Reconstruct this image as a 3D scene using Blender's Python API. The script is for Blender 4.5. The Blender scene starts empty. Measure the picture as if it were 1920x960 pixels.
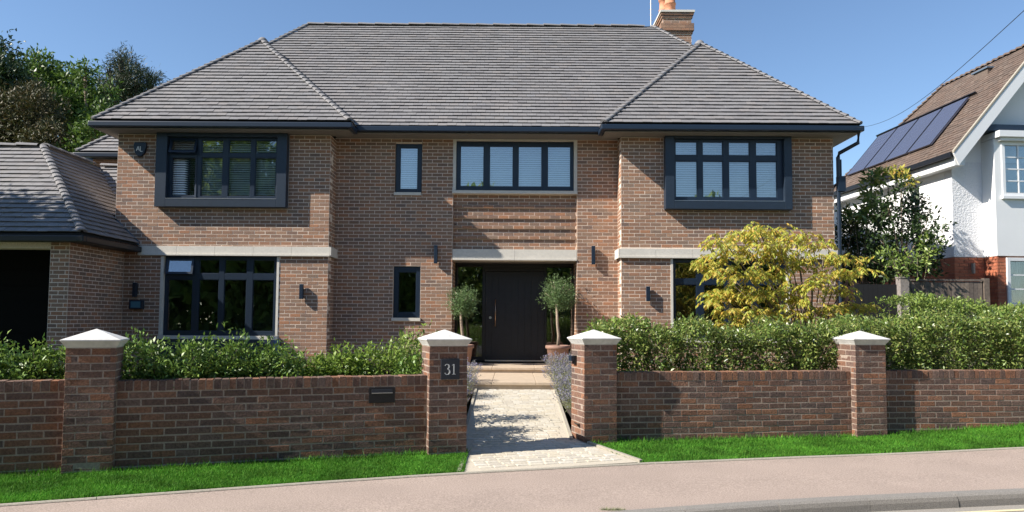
import bpy, math, random
import numpy as np
from mathutils import Vector, Matrix
random.seed(7); rng = np.random.default_rng(7)
S = bpy.context.scene
C = S.collection
# ------------------------------------------------------------ camera, sky, sun, exposure
FL, PITCH, ROLL, CZ = 1400.0, math.radians(3.5), 0.0065, 1.7
c_, s_ = math.cos(ROLL), math.sin(ROLL)
FW = Vector((0, math.cos(PITCH), math.sin(PITCH)))
R0, U0 = Vector((1, 0, 0)), Vector((0, -math.sin(PITCH), math.cos(PITCH)))
RT, UP = R0*c_ + U0*s_, U0*c_ - R0*s_
cam = bpy.data.cameras.new('camera'); camo = bpy.data.objects.new('camera', cam); C.objects.link(camo)
camo.matrix_world = Matrix(((RT.x, UP.x, -FW.x, 0), (RT.y, UP.y, -FW.y, 0), (RT.z, UP.z, -FW.z, CZ), (0, 0, 0, 1)))
cam.sensor_width = 36; cam.lens = 36*FL/1920; cam.shift_y = 34/1920; cam.clip_end = 2000; cam.clip_start = 0.1
S.camera = camo
EL = math.radians(38.3); AZ = math.atan2(-0.942, -0.335)
SUN = Vector((math.sin(AZ)*math.cos(EL), math.cos(AZ)*math.cos(EL), math.sin(EL)))
w = bpy.data.worlds.new('World'); S.world = w; w.use_nodes = True
nt = w.node_tree; bg = nt.nodes['Background']
sky = nt.nodes.new('ShaderNodeTexSky'); sky.sky_type = 'NISHITA'; sky.sun_disc = False
sky.sun_elevation = EL; sky.sun_rotation = AZ; sky.air_density = 1.0; sky.dust_density = 0.15; sky.ozone_density = 4.0
nt.links.new(sky.outputs[0], bg.inputs[0]); bg.inputs[1].default_value = 0.095
sl = bpy.data.lights.new('sun', 'SUN'); sl.energy = 5.0; sl.angle = math.radians(0.5); sl.color = (1, .94, .85)
slo = bpy.data.objects.new('sun', sl); C.objects.link(slo); slo.rotation_euler = SUN.to_track_quat('Z', 'Y').to_euler()
S.view_settings.view_transform = 'Standard'; S.view_settings.look = 'None'
S.view_settings.exposure = 0.85; S.view_settings.gamma = 1

def at(px, py, Y):                      # point of the plane y=Y seen at a pixel of the 1920x960 photograph
    d = FW + RT*((px-960)/FL) + UP*((514-py)/FL)
    t = Y/d.y
    return Vector((d.x*t, Y, CZ+d.z*t))

# ------------------------------------------------------------ materials
def mat(name, col, rough=.8, ramp=None, rnd='both', noise=None, bump=None, metallic=0, spec=None, tint=None, translucent=0, big=None):
    """ramp: colours picked per piece; noise=(scale, amount) shade variation; bump=(scale, strength, distance)"""
    m = bpy.data.materials.new(name); m.use_nodes = True
    N = m.node_tree.nodes; L = m.node_tree.links; b = N['Principled BSDF']
    b.inputs['Roughness'].default_value = rough; b.inputs['Metallic'].default_value = metallic
    if spec is not None: b.inputs['Specular IOR Level'].default_value = spec
    tc = N.new('ShaderNodeTexCoord')
    if ramp:
        gi = N.new('ShaderNodeNewGeometry'); oi = N.new('ShaderNodeObjectInfo')
        ad = N.new('ShaderNodeMath'); ad.operation = 'ADD'
        L.new(gi.outputs['Random Per Island'], ad.inputs[0]); L.new(oi.outputs['Random'], ad.inputs[1])
        fr = N.new('ShaderNodeMath'); fr.operation = 'FRACT'; L.new(ad.outputs[0], fr.inputs[0])
        cr = N.new('ShaderNodeValToRGB'); e = cr.color_ramp; e.interpolation = 'LINEAR'
        n = len(ramp)
        while len(e.elements) < n: e.elements.new(.5)
        for i, cc in enumerate(ramp):
            e.elements[i].position = i/(n-1); e.elements[i].color = (*cc, 1)
        L.new(fr.outputs[0], cr.inputs[0]); out = cr.outputs[0]
    else:
        rg = N.new('ShaderNodeRGB'); rg.outputs[0].default_value = (*col, 1); out = rg.outputs[0]
    def modulate(out, scale, amount, detail=6):
        ns = N.new('ShaderNodeTexNoise'); ns.inputs['Scale'].default_value = scale; ns.inputs['Detail'].default_value = detail
        ge = N.new('ShaderNodeNewGeometry'); L.new(ge.outputs['Position'], ns.inputs['Vector'])
        mr = N.new('ShaderNodeMapRange'); mr.inputs['From Min'].default_value = .3; mr.inputs['From Max'].default_value = .7
        mr.inputs['To Min'].default_value = 1-amount; mr.inputs['To Max'].default_value = 1+amount
        L.new(ns.outputs[0], mr.inputs[0])
        vm = N.new('ShaderNodeVectorMath'); vm.operation = 'SCALE'; L.new(out, vm.inputs[0]); L.new(mr.outputs[0], vm.inputs['Scale'])
        return vm.outputs[0]
    if noise: out = modulate(out, *noise)
    if big: out = modulate(out, big[0], big[1], 3)
    L.new(out, b.inputs['Base Color'])
    if bump:
        ns = N.new('ShaderNodeTexNoise'); ns.inputs['Scale'].default_value = bump[0]; ns.inputs['Detail'].default_value = 5
        ge = N.new('ShaderNodeNewGeometry'); L.new(ge.outputs['Position'], ns.inputs['Vector'])
        bp = N.new('ShaderNodeBump'); bp.inputs['Strength'].default_value = bump[1]; bp.inputs['Distance'].default_value = bump[2]
        L.new(ns.outputs[0], bp.inputs['Height']); L.new(bp.outputs[0], b.inputs['Normal'])
    if translucent:
        tr = N.new('ShaderNodeBsdfTranslucent'); L.new(out, tr.inputs[0])
        mx = N.new('ShaderNodeMixShader'); mx.inputs[0].default_value = translucent
        L.new(b.outputs[0], mx.inputs[1]); L.new(tr.outputs[0], mx.inputs[2])
        L.new(mx.outputs[0], N['Material Output'].inputs[0])
    return m
def glass_mat(name, refl=.12, tint=(.9, .95, .95)):
    m = bpy.data.materials.new(name); m.use_nodes = True
    N = m.node_tree.nodes; L = m.node_tree.links; N.remove(N['Principled BSDF'])
    g = N.new('ShaderNodeBsdfGlossy'); g.inputs['Roughness'].default_value = 0.0; g.inputs[0].default_value = (1, 1, 1, 1)
    t = N.new('ShaderNodeBsdfTransparent'); t.inputs[0].default_value = (*tint, 1)
    lw = N.new('ShaderNodeLayerWeight'); lw.inputs[0].default_value = .35
    mr = N.new('ShaderNodeMapRange'); mr.inputs['To Min'].default_value = refl; mr.inputs['To Max'].default_value = .95
    L.new(lw.outputs['Fresnel'], mr.inputs[0])
    ns = N.new('ShaderNodeTexNoise'); ns.inputs['Scale'].default_value = 1.3; ge = N.new('ShaderNodeNewGeometry'); L.new(ge.outputs['Position'], ns.inputs['Vector'])
    bp = N.new('ShaderNodeBump'); bp.inputs['Strength'].default_value = .06; bp.inputs['Distance'].default_value = .05
    L.new(ns.outputs[0], bp.inputs['Height']); L.new(bp.outputs[0], g.inputs['Normal'])
    mx = N.new('ShaderNodeMixShader'); L.new(mr.outputs[0], mx.inputs[0]); L.new(t.outputs[0], mx.inputs[1]); L.new(g.outputs[0], mx.inputs[2])
    L.new(mx.outputs[0], N['Material Output'].inputs[0])
    return m
M = {}
M['hbrick'] = mat('house_brick', 0, .88, ramp=[(0.235,0.139,0.092),(0.313,0.177,0.111),(0.189,0.124,0.095),(0.337,0.202,0.129),(0.266,0.146,0.092),(0.368,0.177,0.095),(0.219,0.149,0.108),(0.298,0.184,0.122)], noise=(60,.22), bump=(90,.6,.006), big=(1.1,.07))
M['hmortar'] = mat('house_mortar', (0.72,0.595,0.49), .95, noise=(40,.15), bump=(120,.5,.004))
M['wbrick'] = mat('wall_brick', 0, .88, ramp=[(0.117,0.070,0.052),(0.167,0.090,0.064),(0.100,0.066,0.055),(0.225,0.098,0.051),(0.138,0.082,0.060),(0.159,0.102,0.080),(0.259,0.119,0.064),(0.121,0.075,0.057)], noise=(45,.35), bump=(70,.8,.008), big=(1.7,.12))
M['wmortar'] = mat('wall_mortar', (0.342,0.270,0.216), .95, noise=(50,.2), bump=(110,.6,.005))
M['tile'] = mat('grey_roof_tile', 0, .8, ramp=[(0.185,0.178,0.177),(0.206,0.198,0.197),(0.172,0.165,0.167),(0.215,0.200,0.193),(0.194,0.189,0.193)], noise=(30,.12), bump=(60,.3,.004), big=(.9,.07))
M['underlay'] = mat('roof_underlay', (.02,.02,.02), .9)
M['stone'] = mat('cast_stone', (.62,.58,.51), .8, noise=(25,.06), bump=(80,.25,.003), big=(2.2,.05))
M['cap'] = mat('coping_stone', (0.612,0.594,0.558), .75, noise=(18,.10), bump=(70,.3,.003), big=(5,.10))
M['step'] = mat('sandstone_step', (0.480,0.376,0.272), .8, noise=(12,.10), bump=(60,.3,.004))
M['navy'] = mat('navy_painted_metal', (0.009,0.019,0.037), .38, noise=(30,.08))
M['navy2'] = mat('slate_blue_cladding', (0.017,0.028,0.046), .42, noise=(14,.08))
M['navy_blue'] = mat('blue_painted_post', (.03,.07,.15), .5)
M['soffit'] = mat('soffit_board', (0.210,0.190,0.170), .7)  # white boards toned brown: eave shade and brick bounce painted into the colour
M['black'] = mat('black_metal', (.008,.008,.010), .45)
M['garageshade'] = mat('garage_shade_black', (.004,.004,.005), .8, spec=.1)  # near-black: the shade inside the open garage put into the colour
M['farleaf'] = None
M['door'] = mat('black_door_board', (0.011,0.011,0.014), .5, noise=(9,.2))
M['copper'] = mat('copper_handle', (.50,.34,.25), .35, metallic=1)
M['steel'] = mat('brushed_steel', (.5,.5,.5), .35, metallic=1)
M['glass'] = glass_mat('window_glass', .07)
M['glass_sky'] = glass_mat('window_glass_upper', .16)
M['room'] = mat('room_wall', (.10,.09,.08), .9)
M['roomlight'] = mat('room_wall_pale', (.25,.24,.22), .9)
M['blind'] = mat('white_blind_slat', (.80,.80,.80), .6)
M['garden'] = mat('garden_soil', (.06,.045,.032), .95, noise=(20,.3), bump=(30,.8,.03))
M['land'] = mat('ground_grass', (.07,.11,.035), .95, noise=(.6,.3))
M['grass'] = mat('verge_grass_blade', 0, .7, ramp=[(0.052,0.198,0.017),(0.093,0.277,0.025),(0.038,0.148,0.014),(0.145,0.307,0.034),(0.067,0.227,0.021)], translucent=.3, spec=.2, big=(2.2,.4))
M['turf'] = mat('verge_turf', (.03,.085,.012), .95, noise=(14,.3))
M['pave'] = mat('buff_tarmac', (0.349,0.272,0.224), .9, noise=(75,.34), bump=(150,.9,.005), big=(1.3,.07))
M['road'] = mat('grey_tarmac', (0.281,0.255,0.221), .9, noise=(75,.3), bump=(150,.8,.005))
M['kerb'] = mat('kerb_concrete', (0.228,0.209,0.185), .9, noise=(130,.35), bump=(160,.8,.004))
M['edging'] = mat('edging_concrete', (0.340,0.306,0.246), .9, noise=(70,.2), bump=(90,.5,.003))
M['yellow'] = mat('faded_yellow_paint', (.66,.56,.34), .8, noise=(60,.18))
M['sett'] = mat('cream_sett', 0, .85, ramp=[(0.485,0.441,0.360),(0.529,0.485,0.404),(0.441,0.396,0.323),(0.514,0.456,0.352),(0.551,0.514,0.441),(0.456,0.404,0.309)], noise=(30,.10), bump=(45,.6,.006))
M['sand'] = mat('joint_sand', (0.475,0.420,0.332), .95, noise=(50,.15))
M['pot'] = mat('terracotta_pot', (0.275,0.162,0.122), .8, noise=(18,.12), bump=(40,.2,.004))
M['potsoil'] = mat('pot_soil', (.05,.035,.025), .95)
M['bark'] = mat('bark', (.17,.13,.095), .9, noise=(35,.3), bump=(40,.8,.01))
M['pbark'] = mat('olive_bark', (.30,.23,.17), .9, noise=(35,.2), bump=(40,.6,.008))
M['dbark'] = mat('dark_bark', (.07,.055,.04), .9, noise=(25,.3))
def leafm(name, ramp, tr=.25, rough=.5, spec=.4, big=None): return mat(name, 0, rough, ramp=ramp, translucent=tr, spec=spec, big=big)
M['farleaf'] = leafm('far_tree_leaf', [(.20,.30,.05),(.30,.40,.07),(.14,.22,.04),(.36,.42,.09)], .4, .6)
M['laurel'] = leafm('glossy_green_leaf', [(0.081,0.161,0.028),(0.172,0.287,0.044),(0.057,0.115,0.022),(0.253,0.356,0.066),(0.115,0.207,0.033),(0.063,0.138,0.028)], .2, .45, .45)
M['lime'] = leafm('lime_green_leaf', [(.17,.28,.04),(.28,.38,.06),(.12,.21,.04),(.24,.33,.065)], .3, .45)
M['hedge'] = leafm('hedge_leaf', [(.11,.19,.035),(.22,.31,.06),(.05,.10,.022),(.34,.40,.11),(.14,.23,.04),(.38,.38,.12),(.07,.13,.028),(.18,.27,.05)], .25, .36, .6)
M['hedge2'] = leafm('pale_hedge_leaf', [(.17,.28,.05),(.29,.38,.075),(.10,.17,.035),(.38,.45,.13)], .28, .42, .5)
M['olive'] = leafm('olive_leaf', [(0.111,0.179,0.060),(0.162,0.252,0.090),(0.076,0.137,0.045),(0.204,0.294,0.128)], .2, .5)
M['yellowleaf'] = leafm('autumn_leaflet', [(0.587,0.485,0.063),(0.353,0.443,0.063),(0.661,0.485,0.081),(0.255,0.369,0.054),(0.618,0.527,0.126),(0.661,0.380,0.072),(0.448,0.485,0.072),(0.512,0.485,0.099)], .42, .5)
M['darkleaf'] = leafm('dark_evergreen_leaf', [(.025,.05,.014),(.045,.08,.02),(.018,.038,.012),(.06,.10,.028)], .15, .45)
M['greenleaf'] = leafm('tree_leaf', [(0.070,0.130,0.022),(0.110,0.190,0.030),(0.050,0.095,0.018),(0.150,0.220,0.040)], .3, .5)
M['brownleaf'] = leafm('brown_green_leaf', [(0.041,0.048,0.015),(0.068,0.060,0.019),(0.030,0.040,0.011),(0.098,0.068,0.022),(0.038,0.056,0.015)], .15, .6)
M['pine'] = leafm('pine_needle', [(.03,.055,.022),(.05,.07,.03),(.022,.04,.018),(.08,.07,.03)], .1, .6)
M['lav'] = leafm('lavender_flower', [(.23,.20,.40),(.30,.30,.33),(.18,.15,.34),(.33,.33,.25),(.26,.25,.36)], .25, .7)
M['lavstem'] = leafm('lavender_stem', [(.28,.30,.16),(.36,.36,.22),(.20,.25,.12)], .25, .7)
M['render'] = mat('white_render', (.80,.80,.79), .85, bump=(30,.15,.004), big=(1.5,.03))
M['rough'] = mat('roughcast_render', (.74,.74,.75), .9, bump=(26,.9,.028))
M['rbrick'] = mat('red_brick', 0, .9, ramp=[(.36,.11,.055),(.44,.14,.07),(.30,.09,.05),(.48,.17,.085)], noise=(40,.2), bump=(60,.5,.005))
M['rmortar'] = mat('red_wall_mortar', (.34,.17,.11), .95)
M['rtile'] = mat('brown_roof_tile', 0, .85, ramp=[(0.110,0.074,0.056),(0.133,0.091,0.068),(0.095,0.068,0.053),(0.148,0.108,0.084)], noise=(20,.15), bump=(50,.3,.004))
M['whitep'] = mat('white_paint', (0.760,0.760,0.760), .45)
M['solar'] = mat('solar_panel', (0.077,0.084,0.126), .1, spec=1.0)
M['fence'] = mat('weathered_fence', 0, .9, ramp=[(.15,.115,.09),(.19,.15,.12),(.12,.095,.08)], noise=(20,.25), bump=(30,.5,.006))
M['fenceb'] = mat('near_black_fence', (0.008,0.008,0.009), .8)  # near-black boards of the side gate
M['postwood'] = mat('grey_timber_post', (.24,.21,.19), .9, noise=(15,.25), bump=(30,.5,.006))
M['cpot'] = mat('orange_chimney_pot', (.55,.24,.13), .8, noise=(10,.15))
M['letter'] = mat('cream_lettering', (0.712,0.703,0.665), .6)
M['plaque'] = mat('slate_plaque', (.022,.025,.034), .5)
M['bluebox'] = mat('teal_box', (.05,.16,.22), .5)
M['lead'] = mat('lead_flashing', (.10,.14,.19), .5)

# ------------------------------------------------------------ mesh helpers
class MB:
    def __init__(s): s.v = []; s.f = []
    def add(s, vs, fs):
        o = len(s.v); s.v += [tuple(v) for v in vs]; s.f += [tuple(i+o for i in f) for f in fs]
    def box(s, x0, x1, y0, y1, z0, z1):
        s.add([(x0,y0,z0),(x1,y0,z0),(x1,y1,z0),(x0,y1,z0),(x0,y0,z1),(x1,y0,z1),(x1,y1,z1),(x0,y1,z1)],
              [(0,3,2,1),(4,5,6,7),(0,1,5,4),(1,2,6,5),(2,3,7,6),(3,0,4,7)])
    def obox(s, o, u, n, u0, u1, d0, d1, z0, z1):   # box in a frame: u along, n outward, z up
        P = lambda a, d, z: Vector(o)+Vector(u)*a+Vector(n)*d+Vector((0,0,z))
        s.add([P(u0,d1,z0),P(u1,d1,z0),P(u1,d0,z0),P(u0,d0,z0),P(u0,d1,z1),P(u1,d1,z1),P(u1,d0,z1),P(u0,d0,z1)],
              [(0,3,2,1),(4,5,6,7),(0,1,5,4),(1,2,6,5),(2,3,7,6),(3,0,4,7)])
    def prism(s, poly, d):                          # polygon of 3-D points pushed along d
        n = len(poly); d = Vector(d)
        s.add([Vector(p) for p in poly]+[Vector(p)+d for p in poly],
              [tuple(range(n)), tuple(range(2*n-1, n-1, -1))]+[(i, i+n, (i+1) % n+n, (i+1) % n) for i in range(n)])
    def tube(s, pts, rad, sides=8, cap=True):
        pts = [Vector(p) for p in pts]; rings = []
        if not isinstance(rad, (list, tuple)): rad = [rad]*len(pts)
        o = len(s.v)
        for i, p in enumerate(pts):
            d = (pts[min(i+1, len(pts)-1)]-pts[max(i-1, 0)]).normalized()
            a = d.cross(Vector((0,0,1)) if abs(d.z) < .9 else Vector((1,0,0))).normalized(); b = d.cross(a)
            for k in range(sides):
                t = 2*math.pi*k/sides; s.v.append(tuple(p+(a*math.cos(t)+b*math.sin(t))*rad[i]))
        for i in range(len(pts)-1):
            for k in range(sides):
                a0 = o+i*sides+k; a1 = o+i*sides+(k+1) % sides; s.f.append((a0, a1, a1+sides, a0+sides))
        if cap:
            s.f.append(tuple(o+k for k in range(sides))[::-1]); e = o+(len(pts)-1)*sides; s.f.append(tuple(e+k for k in range(sides)))
    def lathe(s, c, prof, sides=24):
        o = len(s.v)
        for r, z in prof:
            for k in range(sides):
                t = 2*math.pi*k/sides; s.v.append((c[0]+r*math.cos(t), c[1]+r*math.sin(t), c[2]+z))
        for i in range(len(prof)-1):
            for k in range(sides):
                a0 = o+i*sides+k; a1 = o+i*sides+(k+1) % sides; s.f.append((a0, a1, a1+sides, a0+sides))
    def build(s, name, m, parent=None, smooth=False, kind=None, bevel=0):
        me = bpy.data.meshes.new(name); me.from_pydata(s.v, [], s.f); me.materials.append(M[m] if isinstance(m, str) else m); me.validate()
        if smooth: me.polygons.foreach_set('use_smooth', [True]*len(me.polygons))
        o = bpy.data.objects.new(name, me); C.objects.link(o)
        if parent: o.parent = parent
        if kind: o['kind'] = kind
        if bevel:
            b = o.modifiers.new('bevel', 'BEVEL'); b.width = bevel; b.segments = 2; b.limit_method = 'ANGLE'
        return o
def tag(o, label, cat, group=None):
    o['label'] = label; o['category'] = cat
    if group: o['group'] = group
    return o
def thing(name, label, cat, loc=(0,0,0), group=None):
    o = bpy.data.objects.new(name, None); C.objects.link(o); o.location = loc; o.empty_display_size = .2
    return tag(o, label, cat, group)
def local(mb, root):                                # move world-space vertices into a root's frame
    l = root.location; mb.v = [(x-l.x, y-l.y, z-l.z) for x, y, z in mb.v]; return mb
def struct(o): o['kind'] = 'structure'; return o
def box_obj(name, m, parent, *b, bevel=0):
    mb = MB(); mb.box(*b); return mb.build(name, m, parent, bevel=bevel)
def mesh_np(name, V, F, m, parent=None, kind='stuff'):
    me = bpy.data.meshes.new(name); k = F.shape[1]
    me.vertices.add(len(V)); me.vertices.foreach_set('co', V.astype(np.float32).ravel())
    me.loops.add(F.size); me.loops.foreach_set('vertex_index', F.astype(np.int32).ravel())
    me.polygons.add(len(F)); me.polygons.foreach_set('loop_start', np.arange(0, F.size, k, dtype=np.int32))
    me.polygons.foreach_set('loop_total', np.full(len(F), k, dtype=np.int32)); me.update(); me.validate()
    me.materials.append(M[m]); o = bpy.data.objects.new(name, me); C.objects.link(o)
    if parent: o.parent = parent
    if kind: o['kind'] = kind
    return o
def norm(a): return a/np.maximum(np.linalg.norm(a, axis=1, keepdims=True), 1e-9)

# ------------------------------------------------------------ brickwork
def subtract(r, holes):
    out = [r]
    for h in holes:
        nx = []
        for (a, b, c, d) in out:
            x0, x1, z0, z1 = max(a, h[0]), min(b, h[1]), max(c, h[2]), min(d, h[3])
            if x0 >= x1-1e-6 or z0 >= z1-1e-6: nx.append((a, b, c, d)); continue
            if a < x0: nx.append((a, x0, c, d))
            if x1 < b: nx.append((x1, b, c, d))
            if c < z0: nx.append((x0, x1, c, z0))
            if z1 < d: nx.append((x0, x1, z1, d))
        out = nx
    return [q for q in out if q[1]-q[0] > .018 and q[3]-q[2] > .012]
def bond(u0, u1, z0, z1, holes=(), zb=0.0, phase=0.0, bl=.225, bh=.075, jt=.012):
    res = []; k = math.floor((z0-zb)/bh)
    while zb+k*bh < z1:
        c0, c1 = max(z0, zb+k*bh), min(z1, zb+(k+1)*bh); off = phase+(bl/2 if k % 2 else 0)+random.uniform(-.006, .006)
        i = math.floor((u0-off)/bl)
        while off+i*bl < u1:
            a, b = max(u0, off+i*bl), min(u1, off+(i+1)*bl)
            if b-a > .03 and c1-c0 > .02:
                for q in subtract((a+jt/2, b-jt/2, c0+jt/2, c1-jt/2), [(h[0]-jt/2, h[1]+jt/2, h[2]-jt/2, h[3]+jt/2) for h in holes]): res.append(q)
            i += 1
        k += 1
    return res
def unit_brick(name, m, n=6, depth=.05, rough=.003, ch=.0035, L=.215, H=.065):
    """front face at y=0 looking to -y, x in +-L/2, z in +-H/2"""
    out = []
    for _ in range(n):
        j = lambda a=rough: random.uniform(-a, a)
        v = [(sx*(L/2-ch)+j(), -.0+j(.001), sz*(H/2-ch)+j(.002)) for sx, sz in ((-1,-1),(1,-1),(1,1),(-1,1))]
        v += [(sx*L/2+j(.002), ch, sz*H/2+j(.0015)) for sx, sz in ((-1,-1),(1,-1),(1,1),(-1,1))]
        v += [(sx*L/2, depth, sz*H/2) for sx, sz in ((-1,-1),(1,-1),(1,1),(-1,1))]
        f = [(0,1,2,3)]+[(i, i+4, (i+1) % 4+4, (i+1) % 4) for i in range(4)]+[(i+4, i+8, (i+1) % 4+8, (i+1) % 4+4) for i in range(4)]
        me = bpy.data.meshes.new(name); me.from_pydata(v, [], [q[::-1] for q in f]); me.materials.append(M[m]); me.validate(); me.calc_loop_triangles()
        out.append(me)
    return out
def fix_normals(meshes):
    import bmesh
    for me in meshes:
        bm = bmesh.new(); bm.from_mesh(me); bmesh.ops.recalc_face_normals(bm, faces=bm.faces); bm.to_mesh(me); bm.free()
UB = {m: unit_brick('brick_'+m, m) for m in ('hbrick', 'wbrick', 'rbrick')}
def emit_bricks(items, m, parent, nmax=300, proud=.006, score=None, depth=.05, name='brick'):
    """items: (origin, u, n, rect) ; biggest full ones become objects, the rest one stuff mesh"""
    full = [i for i, it in enumerate(items)]
    if len(items) > nmax:
        full = sorted(full, key=(lambda i: -score(items[i])) if score else (lambda i: random.random()))[:nmax]
    fs = set(full); mb = MB()
    for i, (o, u, n, r) in enumerate(items):
        L, H = r[1]-r[0], r[3]-r[2]; p = proud+random.uniform(-.001, .0022)
        if i in fs:
            ob = bpy.data.objects.new(name, random.choice(UB[m])); C.objects.link(ob); ob.parent = parent
            pos = Vector(o)+Vector(u)*((r[0]+r[1])/2)+Vector((0,0,(r[2]+r[3])/2))+Vector(n)*p
            rot = Matrix((Vector(u), -Vector(n), Vector((0,0,1)))).transposed().to_4x4()
            if Vector(u).cross(-Vector(n)).z < 0:
                rot = Matrix((-Vector(u), -Vector(n), Vector((0,0,1)))).transposed().to_4x4()
            loc = pos-(parent.matrix_world_loc if False else ploc(parent))
            ob.matrix_basis = Matrix.Translation(loc) @ rot @ Matrix.Diagonal((L/.215, depth/.05, H/.065, 1))
        else:
            mb.obox(o, u, n, r[0], r[1], -.01, p, r[2], r[3])
    if mb.v:
        l = ploc(parent); mb.v = [(x-l.x, y-l.y, z-l.z) for x, y, z in mb.v]
        mb.build(name, m, parent, kind='stuff')
def ploc(o):
    l = Vector((0,0,0))
    while o: l += o.location; o = o.parent
    return l

# ------------------------------------------------------------ roof tiling
def roof_plane(poly, g=.145, tw=.20, m='tile', lift=.042):
    """poly: 3-D points, first two are the eave left->right seen from outside. returns list of tile quads (8 verts each), and full-tile frames"""
    P = [Vector(p) for p in poly]; s = (P[1]-P[0]).normalized(); n = s.cross((P[2]-P[0])).normalized()
    if n.z < 0: n = -n
    v = n.cross(s).normalized()
    if v.z < 0: v = -v
    q = [((p-P[0]).dot(s), (p-P[0]).dot(v)) for p in P]; vmax = max(b for a, b in q)
    def rngat(h):
        h = min(max(h, 1e-5), vmax-1e-5); xs = []
        for i in range(len(q)):
            a, b = q[i], q[(i+1) % len(q)]
            if (a[1]-h)*(b[1]-h) <= 0 and abs(a[1]-b[1]) > 1e-9: xs.append(a[0]+(b[0]-a[0])*(h-a[1])/(b[1]-a[1]))
        return (min(xs), max(xs)) if xs else (0, 0)
    tiles = []; k = 0
    while k*g < vmax-.02:
        v0, v1 = k*g, min((k+1)*g+.05, vmax); r0, r1 = rngat(v0), rngat(v1); off = (tw/2 if k % 2 else 0)+random.uniform(-.004, .004)
        x = min(r0[0], r1[0]); x = math.floor((x-off)/tw)*tw+off
        while x < max(r0[1], r1[1]):
            a0, b0 = max(x+.002, r0[0]), min(x+tw-.002, r0[1]); a1, b1 = max(x+.002, r1[0]), min(x+tw-.002, r1[1])
            if b0 < a0: a0 = b0 = (min(max(x, r0[0]), r0[1]))
            if b1 < a1: a1 = b1 = (min(max(x, r1[0]), r1[1]))
            if (b0-a0)+(b1-a1) > .03:
                h = lift+random.uniform(-.003, .004); hh = h+random.uniform(-.002, .002)
                Q = lambda a, b, z: P[0]+s*a+v*b+n*z
                full = (b0-a0 > tw-.006 and b1-a1 > tw-.006)
                tiles.append((full, (P[0]+s*(x+tw/2)+v*v0+n*h, s, v, n, hh-h),
                              [Q(a0,v0,h), Q(b0,v0,hh), Q(b1,v1,.006), Q(a1,v1,.006), Q(a0,v0,h-.012), Q(b0,v0,hh-.012), Q(b1,v1,-.008), Q(a1,v1,-.008)]))
            x += tw
        k += 1
    return tiles
def emit_tiles(tiles, m, parent, nmax=300, g=.145, tw=.20, lift=.042, name='roof_tile', score=None):
    w2 = tw/2-.002; ang = lift-.006
    me = bpy.data.meshes.new(name)
    me.from_pydata([(-w2,0,0),(w2,0,0),(w2,g+.05,-ang),(-w2,g+.05,-ang),(-w2,0,-.014),(w2,0,-.014),(w2,g+.05,-ang-.014),(-w2,g+.05,-ang-.014)], [],
                   [(0,1,2,3),(4,5,1,0),(5,6,2,1),(7,4,0,3),(4,7,6,5),(6,7,3,2)]); me.materials.append(M[m])
    idx = [i for i, t in enumerate(tiles) if t[0]]
    idx.sort(key=(lambda i: -score(tiles[i][1][0])) if score else (lambda i: random.random())); fs = set(idx[:nmax])
    mb = MB(); l = ploc(parent)
    for i, (full, (o, s, v, n, dh), q) in enumerate(tiles):
        if i in fs:
            ob = bpy.data.objects.new(name, me); C.objects.link(ob); ob.parent = parent
            ob.matrix_basis = Matrix.Translation(o-l) @ Matrix((s, v, n)).transposed().to_4x4() @ Matrix.Rotation(dh/tw, 4, 'Y')
        else:
            mb.add([p-l for p in q], [(0,1,2,3),(4,5,1,0),(5,6,2,1),(7,4,0,3)])
    if mb.v: mb.build(name, m, parent, kind='stuff')
def hip_mesh(name, m, L=.22, r=.085, up=.03):
    mb = MB(); n = 6
    for t, (y, rr, dz) in enumerate(((0, r*1.1, up), (L, r*.92, .0))):
        for k in range(n+1):
            a = math.pi*(k/n); mb.v.append((rr*1.25*math.cos(a), y, rr*.75*math.sin(a)+dz-.04))
    for k in range(n): mb.f.append((k, k+1, n+1+k+1, n+1+k))
    mb.v += [(x, y, z-.03) for x, y, z in mb.v[:n+1]]; o = 2*(n+1)
    for k in range(n): mb.f.append((k+1, k, o+k, o+k+1))
    me = bpy.data.meshes.new(name); me.from_pydata(mb.v, [], mb.f); me.materials.append(M[m]); return me
def hip_line(a, b, me, parent, step, name='hip_tile'):
    a, b = Vector(a), Vector(b); d = (b-a); n = int(d.length/step); d.normalize(); l = ploc(parent)
    x = d.cross(Vector((0,0,1))).normalized(); z = x.cross(d).normalized()
    for i in range(n):
        ob = bpy.data.objects.new(name, me); C.objects.link(ob); ob.parent = parent
        p = a+d*(i*step)+z*random.uniform(.0, .008)
        ob.matrix_basis = Matrix.Translation(p-l) @ Matrix((x, d, z)).transposed().to_4x4() @ Matrix.Rotation(random.uniform(-.03, .03), 4, 'Z')

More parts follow.
